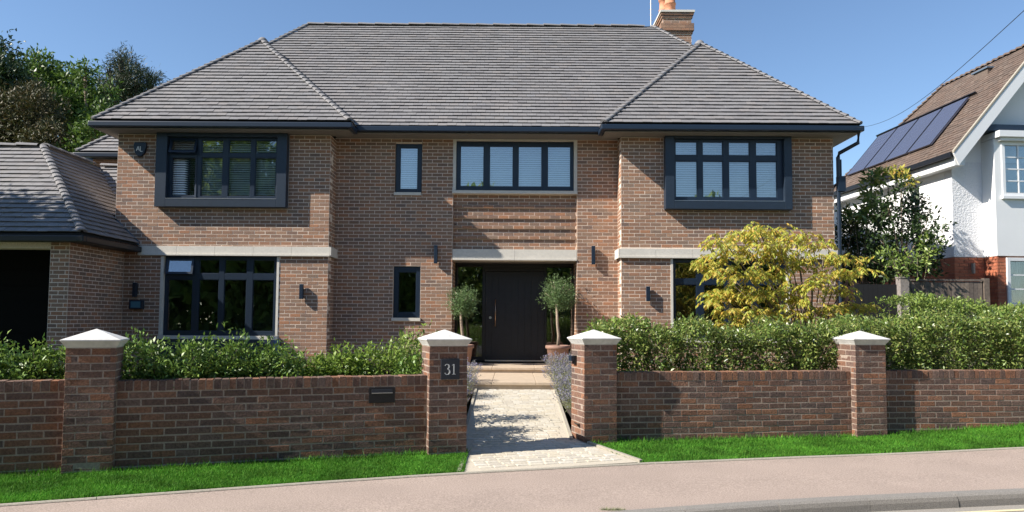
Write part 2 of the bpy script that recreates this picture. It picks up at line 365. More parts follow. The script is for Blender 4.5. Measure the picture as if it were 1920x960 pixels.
# ------------------------------------------------------------ foliage
def leaf_mesh(name, P, A, L, m, parent=None, width=.4, fold=.12, droop=0.0, kind='stuff'):
    n = len(P); A = norm(A); rn = norm(rng.normal(size=(n, 3))+np.array([0, -.15, .5])); sd = norm(np.cross(A, rn)); nn = norm(np.cross(sd, A))
    L = np.asarray(L).reshape(-1, 1); wd = L*width/2
    tip = P+A*L; tip[:, 2] -= droop*L[:, 0]
    mid = P+A*L*.45
    V = np.stack([P, mid+sd*wd+nn*L*fold, tip, mid-sd*wd+nn*L*fold], 1).reshape(-1, 3)
    F = np.arange(n*4).reshape(-1, 4)
    return mesh_np(name, V, F, m, parent, kind)
def clump_points(blobs, n, twig=.12, per=9, shell=.55):
    """blobs: (centre, radii). twig clusters spread through the volume, denser near the surface"""
    w_ = np.array([b[1][0]*b[1][1]*b[1][2] for b in blobs])**(2/3); w_ = w_/w_.sum()
    nt_ = max(1, n//per); bi = rng.choice(len(blobs), nt_, p=w_)
    c = np.array([b[0] for b in blobs])[bi]; r = np.array([b[1] for b in blobs])[bi]
    d = norm(rng.normal(size=(nt_, 3))); rad = shell+(1-shell)*rng.random((nt_, 1))**.7
    rad *= 1+.16*rng.normal(size=(nt_, 1))
    T = c+d*r*rad
    P = np.repeat(T, per, 0)+rng.normal(size=(nt_*per, 3))*twig*.5
    A = np.repeat(d, per, 0)*.6+rng.normal(size=(nt_*per, 3))*.75+np.array([0, 0, .25])
    return P, A
def limbs(mb, base, blobs, r0, n=None, trunk_to=.45, sides=7):
    base = Vector(base); cs = [Vector(b[0]) for b in blobs]; top = sum(cs, Vector())/len(cs)
    fork = base.lerp(top, trunk_to); fork.x = base.x+(top.x-base.x)*.3; fork.y = base.y+(top.y-base.y)*.3
    mb.tube([base, base.lerp(fork, .5)+Vector((random.uniform(-.03,.03),0,0)), fork], [r0, r0*.85, r0*.7], sides)
    for c, b in zip(cs, blobs):
        q = fork.lerp(c, .5)+Vector((0, 0, .08*(c-fork).length))
        mb.tube([fork, q, c], [r0*.55, r0*.35, r0*.15], 5)
        for _ in range(4):
            d = Vector((random.gauss(0,1), random.gauss(0,1), random.gauss(.3,1))).normalized()
            e = c+Vector((d.x*b[1][0], d.y*b[1][1], d.z*b[1][2]))*.8
            mb.tube([q.lerp(c, .6), c.lerp(e, .5), e], [r0*.18, r0*.12, r0*.05], 4)
def tree(name, label, cat, base, blobs, n, L, m, bark='bark', r0=.15, group=None, twig=.2, width=.4, per=9, shell=.55, trunk_to=.45, droop=0, fold=.12):
    t = thing(name, label, cat, base, group)
    mb = MB(); limbs(mb, base, blobs, r0, trunk_to=trunk_to); local(mb, t).build('trunk', bark, t, smooth=True)
    P, A = clump_points(blobs, n, twig, per, shell); P = P-np.array(base)
    leaf_mesh('crown', P, A, L*(.7+.6*rng.random(len(P))), m, t, width=width, droop=droop, fold=fold)
    return t
def hedge_points(line, depth, z0, ztop, n, bump=.08, per=8, twig=.05):
    """line: (x,y) ends; leaves on front, top and through the volume of a clipped hedge"""
    a, b = np.array(line[0], float), np.array(line[1], float); L = np.linalg.norm(b-a); u = (b-a)/L; nrm = np.array([-u[1], u[0]])
    nt_ = n//per; s = rng.random(nt_)*L; k = rng.random(nt_); X = np.empty((nt_, 3)); D = np.zeros((nt_, 3))
    zt = np.array([ztop(a[0]+u[0]*t) for t in s]); ph = s*5.3
    gap = 1-np.abs(np.sin(np.pi*(s+.13*np.sin(s*1.7))/.44))**.6; zt = zt-.16*gap-.04*rng.random(nt_)
    wob = bump*(np.sin(ph)+.6*np.sin(ph*2.7+1.3)+.5*rng.normal(size=nt_))
    front = k < .5; top = (k >= .5) & (k < .72); vol = k >= .72
    dep = np.where(front, np.abs(wob)*.7+rng.random(nt_)*.08, rng.random(nt_)*depth)+np.where(front, .13*gap, 0); z = np.where(top, zt+wob*.8, z0+(zt-z0)*rng.random(nt_)**.8)
    dep = np.where(front, dep+np.clip((z-(zt-.12)), 0, 1)*1.2, dep)
    X[:, 0] = a[0]+u[0]*s+nrm[0]*dep; X[:, 1] = a[1]+u[1]*s+nrm[1]*dep; X[:, 2] = z
    D[:, 0] = np.where(front, -nrm[0], 0); D[:, 1] = np.where(front, -nrm[1], -.2); D[:, 2] = np.where(top, 1, .35)
    P = np.repeat(X, per, 0)+rng.normal(size=(nt_*per, 3))*twig*.7
    A = np.repeat(D, per, 0)*.6+rng.normal(size=(nt_*per, 3))*.8
    return P, A

# ============================================================ THE GROUND
def sheet(name, m, left, right, kind='structure'):
    mb = MB(); n = len(left); mb.add(list(left)+list(right), [(i, i+1, n+i+1, n+i) for i in range(n-1)])
    o = mb.build(name, m, kind=kind)
    import bmesh
    bm = bmesh.new(); bm.from_mesh(o.data)
    for f in bm.faces:
        f.normal_update()
        if f.normal.z < 0: f.normal_flip()
    bm.to_mesh(o.data); bm.free()
    return o
mb = MB(); mb.add([(-400,-300,-.06),(400,-300,-.06),(400,700,-.06),(-400,700,-.06)], [(0,1,2,3)]); mb.build('ground', 'land', kind='structure')
def interp(pts, x):
    if x <= pts[0][0]:
        a, b = pts[0], pts[1]
    elif x >= pts[-1][0]: a, b = pts[-2], pts[-1]
    else:
        for a, b in zip(pts, pts[1:]):
            if a[0] <= x <= b[0]: break
    t = (x-a[0])/(b[0]-a[0]); return a[1]+(b[1]-a[1])*t
EDGE = [(-9,4.2),(-6.5,5.4),(-4.27,6.35),(-1.65,7.37),(-.52,7.77),(1.43,8.34),(3.79,8.9),(6.37,9.36),(9,9.7),(14,10.1)]
KERB = [(-9,1.9),(-6.5,3.2),(-4,4.35),(-1.6,5.42),(.5,6.22),(2.07,6.70),(3.35,7.00),(4.95,7.30),(7,7.62),(14,8.4)]
WALL = [(-9,6.35),(-4.93,7.25),(-3.85,7.47),(-.9,8.50),(1.37,9.48),(3.05,9.76),(4.95,10.06),(6.73,10.26),(9,10.52),(14,11.0)]
def gz(x): return .17+.05*max(0, x-4.6)
xs = [-9,-7.5,-6,-5,-4.27,-3,-1.65,-.52,.4,1.43,2.5,3.79,5,6.37,8,10,14]
zed = lambda x: .125+.02*max(0, x-4.6)
sheet('road', 'road', [(x, -40, .0) for x in xs], [(x, interp(KERB, x)-.11, .0) for x in xs])
sheet('pavement', 'pave', [(x, interp(KERB, x)-.02, .105) for x in xs], [(x, interp(EDGE, x)-.05, zed(x)) for x in xs])
def nrm2(pts, x):
    d = interp(pts, x+.3)-interp(pts, x-.3); l = math.hypot(.6, d); return (.6/l, d/l)
# kerb stones, 0.915 m each with open joints
kerb = MB(); kerb.box(-.01, .01, 6.1, 6.12, -.05, -.03); kerb = kerb.build('kerb', 'kerb', kind='structure')
x = -8.6; first = True
while x < 11:
    tx, ty = nrm2(KERB, x+.45); L = .905; x1 = x+tx*L
    y0, y1 = interp(KERB, x), interp(KERB, x)+ty*L
    mb = MB(); U_ = Vector((tx, ty, 0)); Nn = Vector((ty, -tx, 0))
    prof = [(-.06, -.05), (.155, -.05), (.14, .06), (.125, .095), (.10, .112), (-.0, .114), (-.06, .10)]
    o3 = Vector((x, interp(KERB, x), 0)); a = [o3+Nn*d+Vector((0,0,z)) for d, z in prof]; mb.prism(a, U_*L)
    ks = mb.build('kerb_stone', 'kerb', kerb); 
    x += tx*.915
# faded double yellow lines
for d0 in (.22, .36):
    mb = MB(); X = [x for x in xs if 2 <= x]+[3.0, 3.4]; X = sorted(set(X+[1.2]))
    lo = []; hi = []
    for q in X:
        tx, ty = nrm2(KERB, q); b = Vector((q, interp(KERB, q), .004)); lo.append(b+Vector((ty, -tx, 0))*(.13+d0)); hi.append(b+Vector((ty, -tx, 0))*(.13+d0-.055))
    sheet('yellow_line', 'yellow', lo, hi)
# thin concrete edging between pavement and verge, in lengths
edg = MB(); edg.box(0, .01, 7.9, 7.91, -.05, -.04); edg = edg.build('edging', 'edging', kind='structure')
x = -8.6
while x < 12:
    tx, ty = nrm2(EDGE, x+.45); U_ = Vector((tx, ty, 0)); Nn = Vector((ty, -tx, 0)); o3 = Vector((x, interp(EDGE, x), 0)); L = .909
    z = zed(x); dz = zed(x+.9)-z
    mb = MB(); mb.prism([o3+Nn*d+Vector((0,0,zz)) for d, zz in ((0,-.05),(.055,-.05),(.055,z+.006),(.045,z+.016),(.01,z+.016),(0,z+.006))], U_*L+Vector((0,0,dz)))
    mb.build('edging_stone', 'edging', edg); x += tx*.912
# verge turf and its blades
AP_L = lambda y: -.50-.02*(y-8.6)/.86            # left side of the path apron
AP_R = lambda y: .93+(9.3-y)*.505
def verge(x0, x1, cl):
    X = list(np.linspace(x0, x1, 14)); 
    sheet('verge_turf', 'turf', [(x, interp(EDGE, x)-.004, zed(x)+.004) for x in X], [(x, interp(WALL, x)+.08, gz(x)) for x in X])
verge(-8.9, -.53, 0); verge(.95, 13, 1)
def blades():
    n = 230000; x = np.where(rng.random(n) < .56, -6.6+rng.random(n)*6.12, .95+rng.random(n)*8.6); t = rng.random(n)
    e = np.array([interp(EDGE, q) for q in x]); w_ = np.array([interp(WALL, q) for q in x]); y = e+.0+(w_+.05-e)*t
    ze = .13+.02*np.maximum(0, x-4.6); zw = .17+.05*np.maximum(0, x-4.6); z = ze+(zw-ze)*t-.004
    keep = ((x < 0) & (x < -.52-.02*(y-8.6)/.86+.02)) | ((x > 0) & (x > .93+(9.3-y)*.505+.015)); x, y, z, t = x[keep], y[keep], z[keep], t[keep]
    n = len(x); h = .020+.022*rng.random(n)+.05*(t > .97)*rng.random(n)+.006*np.sin(x*7+y*5); h = np.maximum(h, .02); h = h*(1+.9*(rng.random(n) < .01)*(t > .9))
    a = rng.random(n)*6.283; wd = .0035+.003*rng.random(n)
    lean = np.clip(rng.normal(size=(n, 2)), -1.6, 1.6)*.45*h[:, None]
    P0 = np.stack([x-np.cos(a)*wd, y-np.sin(a)*wd, z], 1); P1 = np.stack([x+np.cos(a)*wd, y+np.sin(a)*wd, z], 1); T = np.stack([x+lean[:, 0], y+lean[:, 1], z+h], 1)
    V = np.stack([P0, P1, T], 1).reshape(-1, 3)
    o = mesh_np('verge_grass', V, np.arange(n*3).reshape(-1, 3), 'grass'); tag(o, 'bright green mown grass along the foot of the brick garden wall', 'grass')
blades()
def tuft(name, x, y, z, n, r, h, label):       # a small weed growing in a joint
    a = rng.random(n)*6.283; q = r*np.sqrt(rng.random(n)); P0 = np.stack([x+np.cos(a)*q*2.2, y+np.sin(a)*q*.5, 0*a+z], 1)
    D = norm(rng.normal(size=(n, 3))*np.array([.6,.6,.2])+np.array([0,0,.8])); L = (h*(.5+.6*rng.random(n)))[:, None]
    s_ = norm(rng.normal(size=(n, 3)))*.0025; V = np.stack([P0-s_, P0+s_, P0+D*L], 1).reshape(-1, 3)
    o = mesh_np(name, V, np.arange(n*3).reshape(-1, 3), 'lavstem'); tag(o, label, 'weed', 'weeds along the pavement')
tuft('weed', .86, 6.40, .105, 260, .05, .035, 'flat yellowish weed growing against the back of the kerb')
tuft('weed', 5.05, 9.10, .125, 160, .05, .05, 'weed spilling over the concrete edging at the right')
tuft('weed', -2.9, 7.92, .16, 30, .03, .13, 'dry grass stalks at the foot of the wall below the lower left window')
tuft('weed', -1.9, 8.20, .16, 24, .03, .12, 'dry grass stalks at the foot of the wall left of the letterbox')
tuft('weed', -4.55, 7.25, .15, 40, .04, .08, 'dry tuft at the foot of the leftmost pillar')
# garden bed behind the walls, up to the houses
mb = MB()
X = [-9,-4.9,-3.8,-.9]; sheet('garden_bed', 'garden', [(x, interp(WALL, x)+.2, .40) for x in X]+[(-.66, 8.9, .40)], [(x, 16.2, .50) for x in X]+[(-.66, 16.2, .50)])
X = [.80,1.4,3,5,6.7,9,14]; sheet('garden_bed', 'garden', [(x, interp(WALL, x)+.2, .40) for x in X], [(x, 30, .50) for x in X])
# ------------------------------------------------------------ path of cream setts
pz = lambda y: .20+(y-9.3)*.079 if y > 9.0 else .176+(y-9.0)*.037
path = sheet('path', 'sand', [(-.53, 7.80, pz(7.8)-.007), (-.50, 8.6, pz(8.6)-.007), (-.60, 9.0, pz(9.0)-.007), (-.60, 13.1, pz(13.1)-.007)], [(1.40, 8.34, pz(8.3)-.007), (.95, 9.26, pz(9.2)-.007), (.75, 9.6, pz(9.6)-.007), (.75, 13.1, pz(13.1)-.007)])
def setts():
    items = []; th = math.atan2(.57, 1.95)
    def inside(x, y):
        if y > 9.45: return -.57 < x < .72
        yl = 7.80+(x+.53)*.28+.05
        if y < yl: return False
        if y < 8.62: return AP_L(y)+.04 < x < AP_R(y)-.03
        if y < 9.2: return -.48 < x < AP_R(y)-.03
        return -.57 < x < .86
    y = 7.7; row = 0
    while y < 13.05:
        rh = random.choice((.10, .105, .11)); x = -.9+random.uniform(0, .1)
        while x < 1.6:
            L = random.choice((.10, .13, .15, .17)); 
            sk = (x-.1)*.28*max(0, min(1, (9.6-y)/1.2))
            if inside(x, y+sk) and inside(x+L, y+sk) and inside(x+L/2, y+rh+sk): items.append((x, y+sk, L, rh, .28*max(0, min(1, (9.6-y)/1.2))))
            x += L+.006
        y += rh+.005; row += 1
    items.sort(key=lambda t: t[1]); base = MB(); lib = []
    for _ in range(6):
        j = lambda a=.035: random.uniform(-a, a)
        v = [(-.5,-.5,-1),(.5,-.5,-1),(.5,.5,-1),(-.5,.5,-1)]+[(-.48+j(),-.47+j(),-.25),(.48+j(),-.47+j(),-.25),(.48+j(),.47+j(),-.25),(-.48+j(),.47+j(),-.25)]+[(-.38+j(),-.36+j(),0+j(.06)),(.38+j(),-.36+j(),0+j(.1)),(.38+j(),.36+j(),0+j(.1)),(-.38+j(),.36+j(),0+j(.1))]
        f = [(8,9,10,11)]+[(i,(i+1) % 4,(i+1) % 4+4,i+4) for i in range(4)]+[(i+4,(i+1) % 4+4,(i+1) % 4+8,i+8) for i in range(4)]
        me = bpy.data.meshes.new('sett'); me.from_pydata(v, [], f); me.materials.append(M['sett']); lib.append((me, v, f))
    for i, (x, y, L, rh, sk) in enumerate(items):
        me, v, f = random.choice(lib); cx, cy = x+L/2, y+rh/2; cz = pz(cy)+random.uniform(-.001, .0015)
        mtx = Matrix.Translation((cx, cy, cz)) @ Matrix.Rotation(math.atan(sk), 4, 'Z') @ Matrix.Diagonal((L, rh, .012, 1))
        if i < 300:
            o = bpy.data.objects.new('sett', me); C.objects.link(o); o.parent = path; o.matrix_basis = mtx
        else: base.add([mtx @ Vector(q) for q in v], f)
    base.build('sett', 'sett', path, kind='stuff')
setts()
for (x0, y0, x1, y1) in ((-.535, 7.79, -.515, 8.62), (-.61, 9.0, -.61, 13.1), (.76, 9.45, .76, 13.1), (1.44, 8.36, .95, 9.30)):
    a, b = Vector((x0, y0, 0)), Vector((x1, y1, 0)); d = b-a; n = max(1, round(d.length/.9)); u = d.normalized(); p = Vector((u.y, -u.x, 0))
    for i in range(n):
        q0, q1 = a+d*(i/n)+u*.003, a+d*((i+1)/n)-u*.003; z0, z1 = pz(q0.y), pz(q1.y); mb = MB()
        mb.add([q0-p*.02+Vector((0,0,z0-.1)), q0+p*.025+Vector((0,0,z0-.1)), q0+p*.02+Vector((0,0,z0+.014)), q0-p*.02+Vector((0,0,z0+.014)),
                q1-p*.02+Vector((0,0,z1-.1)), q1+p*.025+Vector((0,0,z1-.1)), q1+p*.02+Vector((0,0,z1+.014)), q1-p*.02+Vector((0,0,z1+.014))],
               [(0,1,2,3),(7,6,5,4),(0,4,5,1),(1,5,6,2),(2,6,7,3),(3,7,4,0)]); mb.build('path_edging', 'edging', path)

# ============================================================ GARDEN WALL AND PILLARS
def pillar(fl, th, zb, label):
    """fl: front left corner (x, y); th: turn of the front face"""
    t = thing('brick_pillar', label, 'pillar', (fl[0], fl[1], zb), 'brick pillars with pale pyramid caps'); W_ = .44; top = 1.395
    u = Vector((math.cos(th), math.sin(th), 0)); n = Vector((math.sin(th), -math.cos(th), 0)); o = Vector((fl[0], fl[1], 0))
    mb = MB(); mb.obox(o, u, n, .0015, W_-.0015, -W_+.0015, -.0015, zb-.1, top); core = local(mb, t).build('mortar_core', 'wmortar', t)
    items = []; faces = [(o, u, n), (o-n*W_, n, -u), (o+u*W_, -n, u)]
    for fi, (oo, uu, nn) in enumerate(faces):
        k = 0; z = top
        while z > zb-.12:
            cuts = [0, .22, .44] if (k+fi) % 2 == 0 else [0, .1075, .3325, .44]
            for a, b in zip(cuts, cuts[1:]):
                items.append((oo, uu, nn, (a+(.005 if a else .0), b-(.005 if b < .43 else .0), z-.075+.005, z-.005)))
            z -= .075; k += 1
    emit_bricks(items, 'wbrick', core, 400, proud=.0, depth=.05)
    # stone cap: necking, chamfer and pyramid
    c = o+u*W_/2-n*W_/2; mb = MB(); rings = []
    for h, z in ((.223, top+.002), (.228, top+.014), (.258, top+.060), (.266, top+.068), (.266, top+.082), (.0, top+.188)):
        rings.append([c+u*(sx*h)+n*(sy*h)+Vector((0,0,z)) for sx, sy in ((-1,1),(1,1),(1,-1),(-1,-1))])
    vs = [p for r in rings[:-1] for p in r]+[rings[-1][0]]; fs = [(3,2,1,0)]
    for i in range(len(rings)-2):
        for k in range(4): fs.append((i*4+k, i*4+(k+1) % 4, (i+1)*4+(k+1) % 4, (i+1)*4+k))
    b = (len(rings)-2)*4
    for k in range(4): fs.append((b+k, b+(k+1) % 4, b+4))
    mb.add(vs, fs); local(mb, t).build('pillar_cap', 'cap', t, bevel=.004)
    return t, o, u, n
P1 = pillar((-4.36, 7.34), math.radians(18.5), .14, 'leftmost brick pillar, in front of the garage')
P2 = pillar((-.925, 8.47), math.radians(18), .15, 'brick pillar left of the path, carrying the slate number plaque')
P3 = pillar((.905, 9.33), math.radians(16.5), .15, 'brick pillar right of the path with a small black light on its side')
P4 = pillar((4.585, 10.0), math.radians(8.5), .18, 'rightmost brick pillar, between the two clipped hedges')
def wall_run(a, b, label, zt=1.045, holes=()):
    a, b = Vector((*a, 0)), Vector((*b, 0)); u = (b-a).normalized(); n = Vector((u.y, -u.x, 0)); L = (b-a).length
    t = thing('garden_wall', label, 'wall', (a.x, a.y, .1), 'stretches of low brick garden wall'); T = .22
    mb = MB(); mb.obox(a, u, n, 0, L, -T, -.0015, .0, zt-.012); core = local(mb, t).build('mortar_core', 'wmortar', t)
    it = [(a, u, n, q) for q in bond(0, L, .08, zt-.1125, holes=holes, zb=zt-.1125)]
    emit_bricks(it, 'wbrick', core, 300, proud=.0005, score=lambda i: -i[3][0])
    # brick-on-edge coping: a row of bricks standing on their long side
    me = []
    for _ in range(4):
        mb = MB(); j = lambda q: random.uniform(-q, q); mb.box(-.0325+j(.002), .0325+j(.002), -.11, .11, -.052, .052+j(.003)); m_ = bpy.data.meshes.new('coping_brick'); m_.from_pydata(mb.v, [], mb.f); m_.materials.append(M['wbrick']); me.append(m_)
    k = int(L/.0755)
    for i in range(k):
        o = bpy.data.objects.new('coping_brick', random.choice(me)); C.objects.link(o); o.parent = core
        p = a+u*((i+.5)*L/k)-n*.106+n*random.uniform(-.003, .003)+Vector((0,0,zt-.054+random.uniform(-.002, .003)))
        o.matrix_basis = Matrix.Translation(p-ploc(core)) @ Matrix.Rotation(math.atan2(u.y, u.x), 4, 'Z') @ Matrix.Rotation(random.uniform(-.02, .02), 4, 'Z')
    return t, a, u, n, core
def on(Pl, s, d): _, o, u, n = Pl; p = o+u*s-n*d; return (p.x, p.y)
e0 = on(P1, 0, .115); wall_run((-6.9, 6.56), e0, 'low brick wall left of the leftmost pillar', 1.075)
W2 = wall_run(on(P1, .44, .115), on(P2, 0, .115), 'low brick wall with the black letterbox, between two pillars', 1.06)
wall_run(on(P3, .44, .115), on(P4, 0, .115), 'low brick wall right of the path below the long hedge', 1.04)
wall_run(on(P4, .44, .115), (9.7, 10.70), 'low brick wall running off right of the rightmost pillar', 1.045)
# ------------------------------------------------------------ number plaque 31
def stroke(mb, pts, wd, o, u, n, z0):
    for i in range(len(pts)-1):
        (x0, y0), (x1, y1) = pts[i], pts[i+1]; w0 = wd[i] if isinstance(wd, list) else wd; w1 = wd[i+1] if isinstance(wd, list) else wd
        d = math.hypot(x1-x0, y1-y0) or 1; nx, ny = -(y1-y0)/d, (x1-x0)/d; e = .15*min(w0, w1); ex, ey = (x1-x0)/d*e, (y1-y0)/d*e
        q = [(x0-nx*w0/2-ex, y0-ny*w0/2-ey), (x1-nx*w1/2+ex, y1-ny*w1/2+ey), (x1+nx*w1/2+ex, y1+ny*w1/2+ey), (x0+nx*w0/2-ex, y0+ny*w0/2-ey)]
        h = .0015+.00012*i
        mb.prism([o+u*a+Vector((0,0,b))+n*(z0+h) for a, b in q], -n*.002)
_, o, u, n = P2
pl = thing('number_plaque', 'square slate plaque reading 31 on the pillar left of the path', 'number sign', o+u*.235+n*.006+Vector((0,0,1.135)))
mb = MB(); mb.obox(o, u, n, .13, .345, .0, .022, 1.02, 1.25); local(mb, pl).build('slate_panel', 'plaque', pl, bevel=.002)
mb = MB(); th = []; wds = []
for k in range(13): a = math.radians(155-k*(155+80)/12); th.append((.0255*math.cos(a), .031+.026*math.sin(a))); wds.append(.006+.008*abs(math.cos(a)) if k > 2 else .008)
stroke(mb, th, wds, o+u*.198+Vector((0,0,1.135)), u, n, .022)
th = []; wds = []
for k in range(14): a = math.radians(85-k*(85+155)/13); th.append((.003+.029*math.cos(a), -.028+.031*math.sin(a))); wds.append(.005+.011*abs(math.cos(a)) if k < 11 else .008)
stroke(mb, th, wds, o+u*.198+Vector((0,0,1.135)), u, n, .022)
oo = o+u*.278+Vector((0,0,1.135))
stroke(mb, [(0, -.054), (0, .055)], .013, oo, u, n, .022); stroke(mb, [(-.019, -.056), (.02, -.056)], .005, oo, u, n, .0222); stroke(mb, [(-.02, .043), (-.002, .054)], [.004, .007], oo, u, n, .0222)
local(mb, pl).build('numerals', 'letter', pl)
# ------------------------------------------------------------ letterbox
t, a, u, n, core = W2; L0 = 2.665
lb = thing('letterbox', 'black metal letterbox set into the brick garden wall', 'letterbox', a+u*L0+n*.02+Vector((0,0,.85)))
mb = MB(); mb.obox(a, u, n, L0-.145, L0+.145, -.02, .012, .765, .935); local(mb, lb).build('front_plate', 'black', lb, bevel=.003)
mb = MB(); mb.obox(a, u, n, L0-.115, L0+.115, .012, .022, .86, .915); local(mb, lb).build('flap', 'plaque', lb, bevel=.003)
mb = MB(); mb.obox(a, u, n, L0-.115, L0+.115, .022, .034, .872, .880); local(mb, lb).build('flap_lip', 'steel', lb)
# small light on the path side of the third pillar
_, o, u, n = P3
c = o-n*.30-u*.0+Vector((0,0,1.19)); li = thing('pillar_light', 'small black light on the path side of the pillar right of the path', 'wall light', c)
mb = MB(); mb.obox(c, -n, -u, -.05, .05, .0, .03, -.05, .06); local(mb, li).build('back_plate', 'black', li)
mb = MB(); mb.obox(c, -n, -u, -.045, .045, .031, .075, -.01, .055); local(mb, li).build('hood', 'navy', li, bevel=.004)
# ============================================================ THE HOUSE
H = thing('brick_house', 'large brown brick house with grey hipped tile roof behind the garden wall', 'house', (-.8, 16.1, .5))
def part(mb, name, m, parent=H, **k): return local2(mb, parent).build(name, m, parent, **k)
def local2(mb, parent):
    l = ploc(parent); mb.v = [(x-l.x, y-l.y, z-l.z) for x, y, z in mb.v]; return mb
XL0, XL1, XR0, XR1, YW, YC, ZB, ZT = -8.32, -3.84, 2.28, 6.75, 15.55, 16.10, .45, 5.56
holes_L = [(-7.44, -4.71, 4.0, 5.6), (-7.33, -4.86, 1.26, 2.99), (-7.80, -3.80, 2.99, 3.195)]
holes_R = [(3.18, 5.82, 4.02, 5.6), (3.31, 5.79, 1.26, 3.0), (2.2, 6.8, 3.0, 3.205)]
holes_C = [(-2.555, -1.98, 4.39, 5.53), (-2.565, -1.975, 1.66, 2.845), (-1.295, 1.405, .3, 5.68)]
wall = MB(); items = []
X_, NF = Vector((1,0,0)), Vector((0,-1,0))
def face(o, u, n, u0, u1, z0, z1, holes=(), phase=0, thick=.25, core=True, c0=0):
    if core:
        for q in subtract((u0+c0, u1, z0, z1), holes): wall.obox(o, u, n, q[0], q[1], -thick, -.0015, q[2], q[3])
    its = [(o, u, n, q) for q in bond(u0, u1, z0, z1, holes, zb=.45, phase=phase)]; items.extend(its); return its
fl = face((0, YW, 0), X_, NF, XL0, XL1, ZB, ZT, holes_L); fr = face((0, YW, 0), X_, NF, XR0, XR1, ZB, ZT, holes_R, .08)
face((0, YC, 0), X_, NF, XL1-.03, XR0+.03, ZB, 5.64, holes_C, .05)
face((XL1, YW, 0), (0,1,0), (1,0,0), 0.0, YC-YW-.01, ZB, ZT, [(-1, 1, 2.99, 3.195)], .1, c0=.02)
face((XR0, YW, 0), (0,1,0), (-1,0,0), 0.0, YC-YW-.01, ZB, ZT, [(-1, 1, 3.0, 3.205)], .1, c0=.02)
wall.box(XL0, XL0+.2, YW+.26, 23, ZB, ZT-.02); wall.box(XR1-.2, XR1, YW+.26, 23, ZB, ZT-.02); wall.box(XL0+.21, XR1-.21, 22.8, 23, ZB, ZT-.02)
# recessed brick panel over the door: every third course stands proud
PX0, PX1 = -1.29, 1.40
wall.box(PX0-.004, PX1+.004, YC+.1165, YC+.3, 3.21, 4.44)
panel = bond(PX0, PX1, 3.225, 4.44, zb=3.225, phase=.03); pitems = []
for q in panel:
    k = round((q[2]-3.23)/.075)
    pitems.append(((0, YC+.115-(.034 if k in (3, 6, 9, 12) else 0), 0), X_, NF, q))
items += pitems
for xx, nn in ((PX0, (1,0,0)), (PX1, (-1,0,0))):
    face((xx, YC, 0), (0,1,0), nn, 0, .11, 3.225, 4.44, thick=.08, c0=.02); face((xx, YC, 0), (0,1,0), nn, 0, .80, .6, 2.98, thick=.08, c0=.02)
wall = part(wall, 'wall', 'hmortar')
full_score = lambda it: (10 if (it[3][1]-it[3][0] > .21 and it[3][3]-it[3][2] > .06 and it[0][1] == YW) else 0)+random.random()
emit_bricks(items, 'hbrick', wall, 300, proud=.0, score=full_score, depth=.03)
# stone bands and lintel
def stones(name, x0, x1, z0, z1, y, n, d=.09, extra=()):
    mb = MB(); w_ = (x1-x0)/n
    for i in range(n):
        mb.box(x0+i*w_+.002, x0+(i+1)*w_-.002, y, y+d, z0, z1)
        mb.box(x0+i*w_+.002, x0+(i+1)*w_-.002, y-.018, y-.001, z0, z0+.035)
    for b in extra: mb.box(*b)
    return part(mb, name, 'stone')
stones('stone_band', -7.80, -3.80, 2.995, 3.19, YW-.045, 5, .12, [(-3.80, -3.775, YW-.045, YC-.02, 2.995, 3.19)])
stones('stone_band', 2.235, 6.79, 3.005, 3.2, YW-.045, 6, .12, [(2.215, 2.233, YW-.045, YC-.02, 3.005, 3.2)])
stones('stone_lintel', PX0, PX1, 2.985, 3.222, YC+.0, 2, .4)
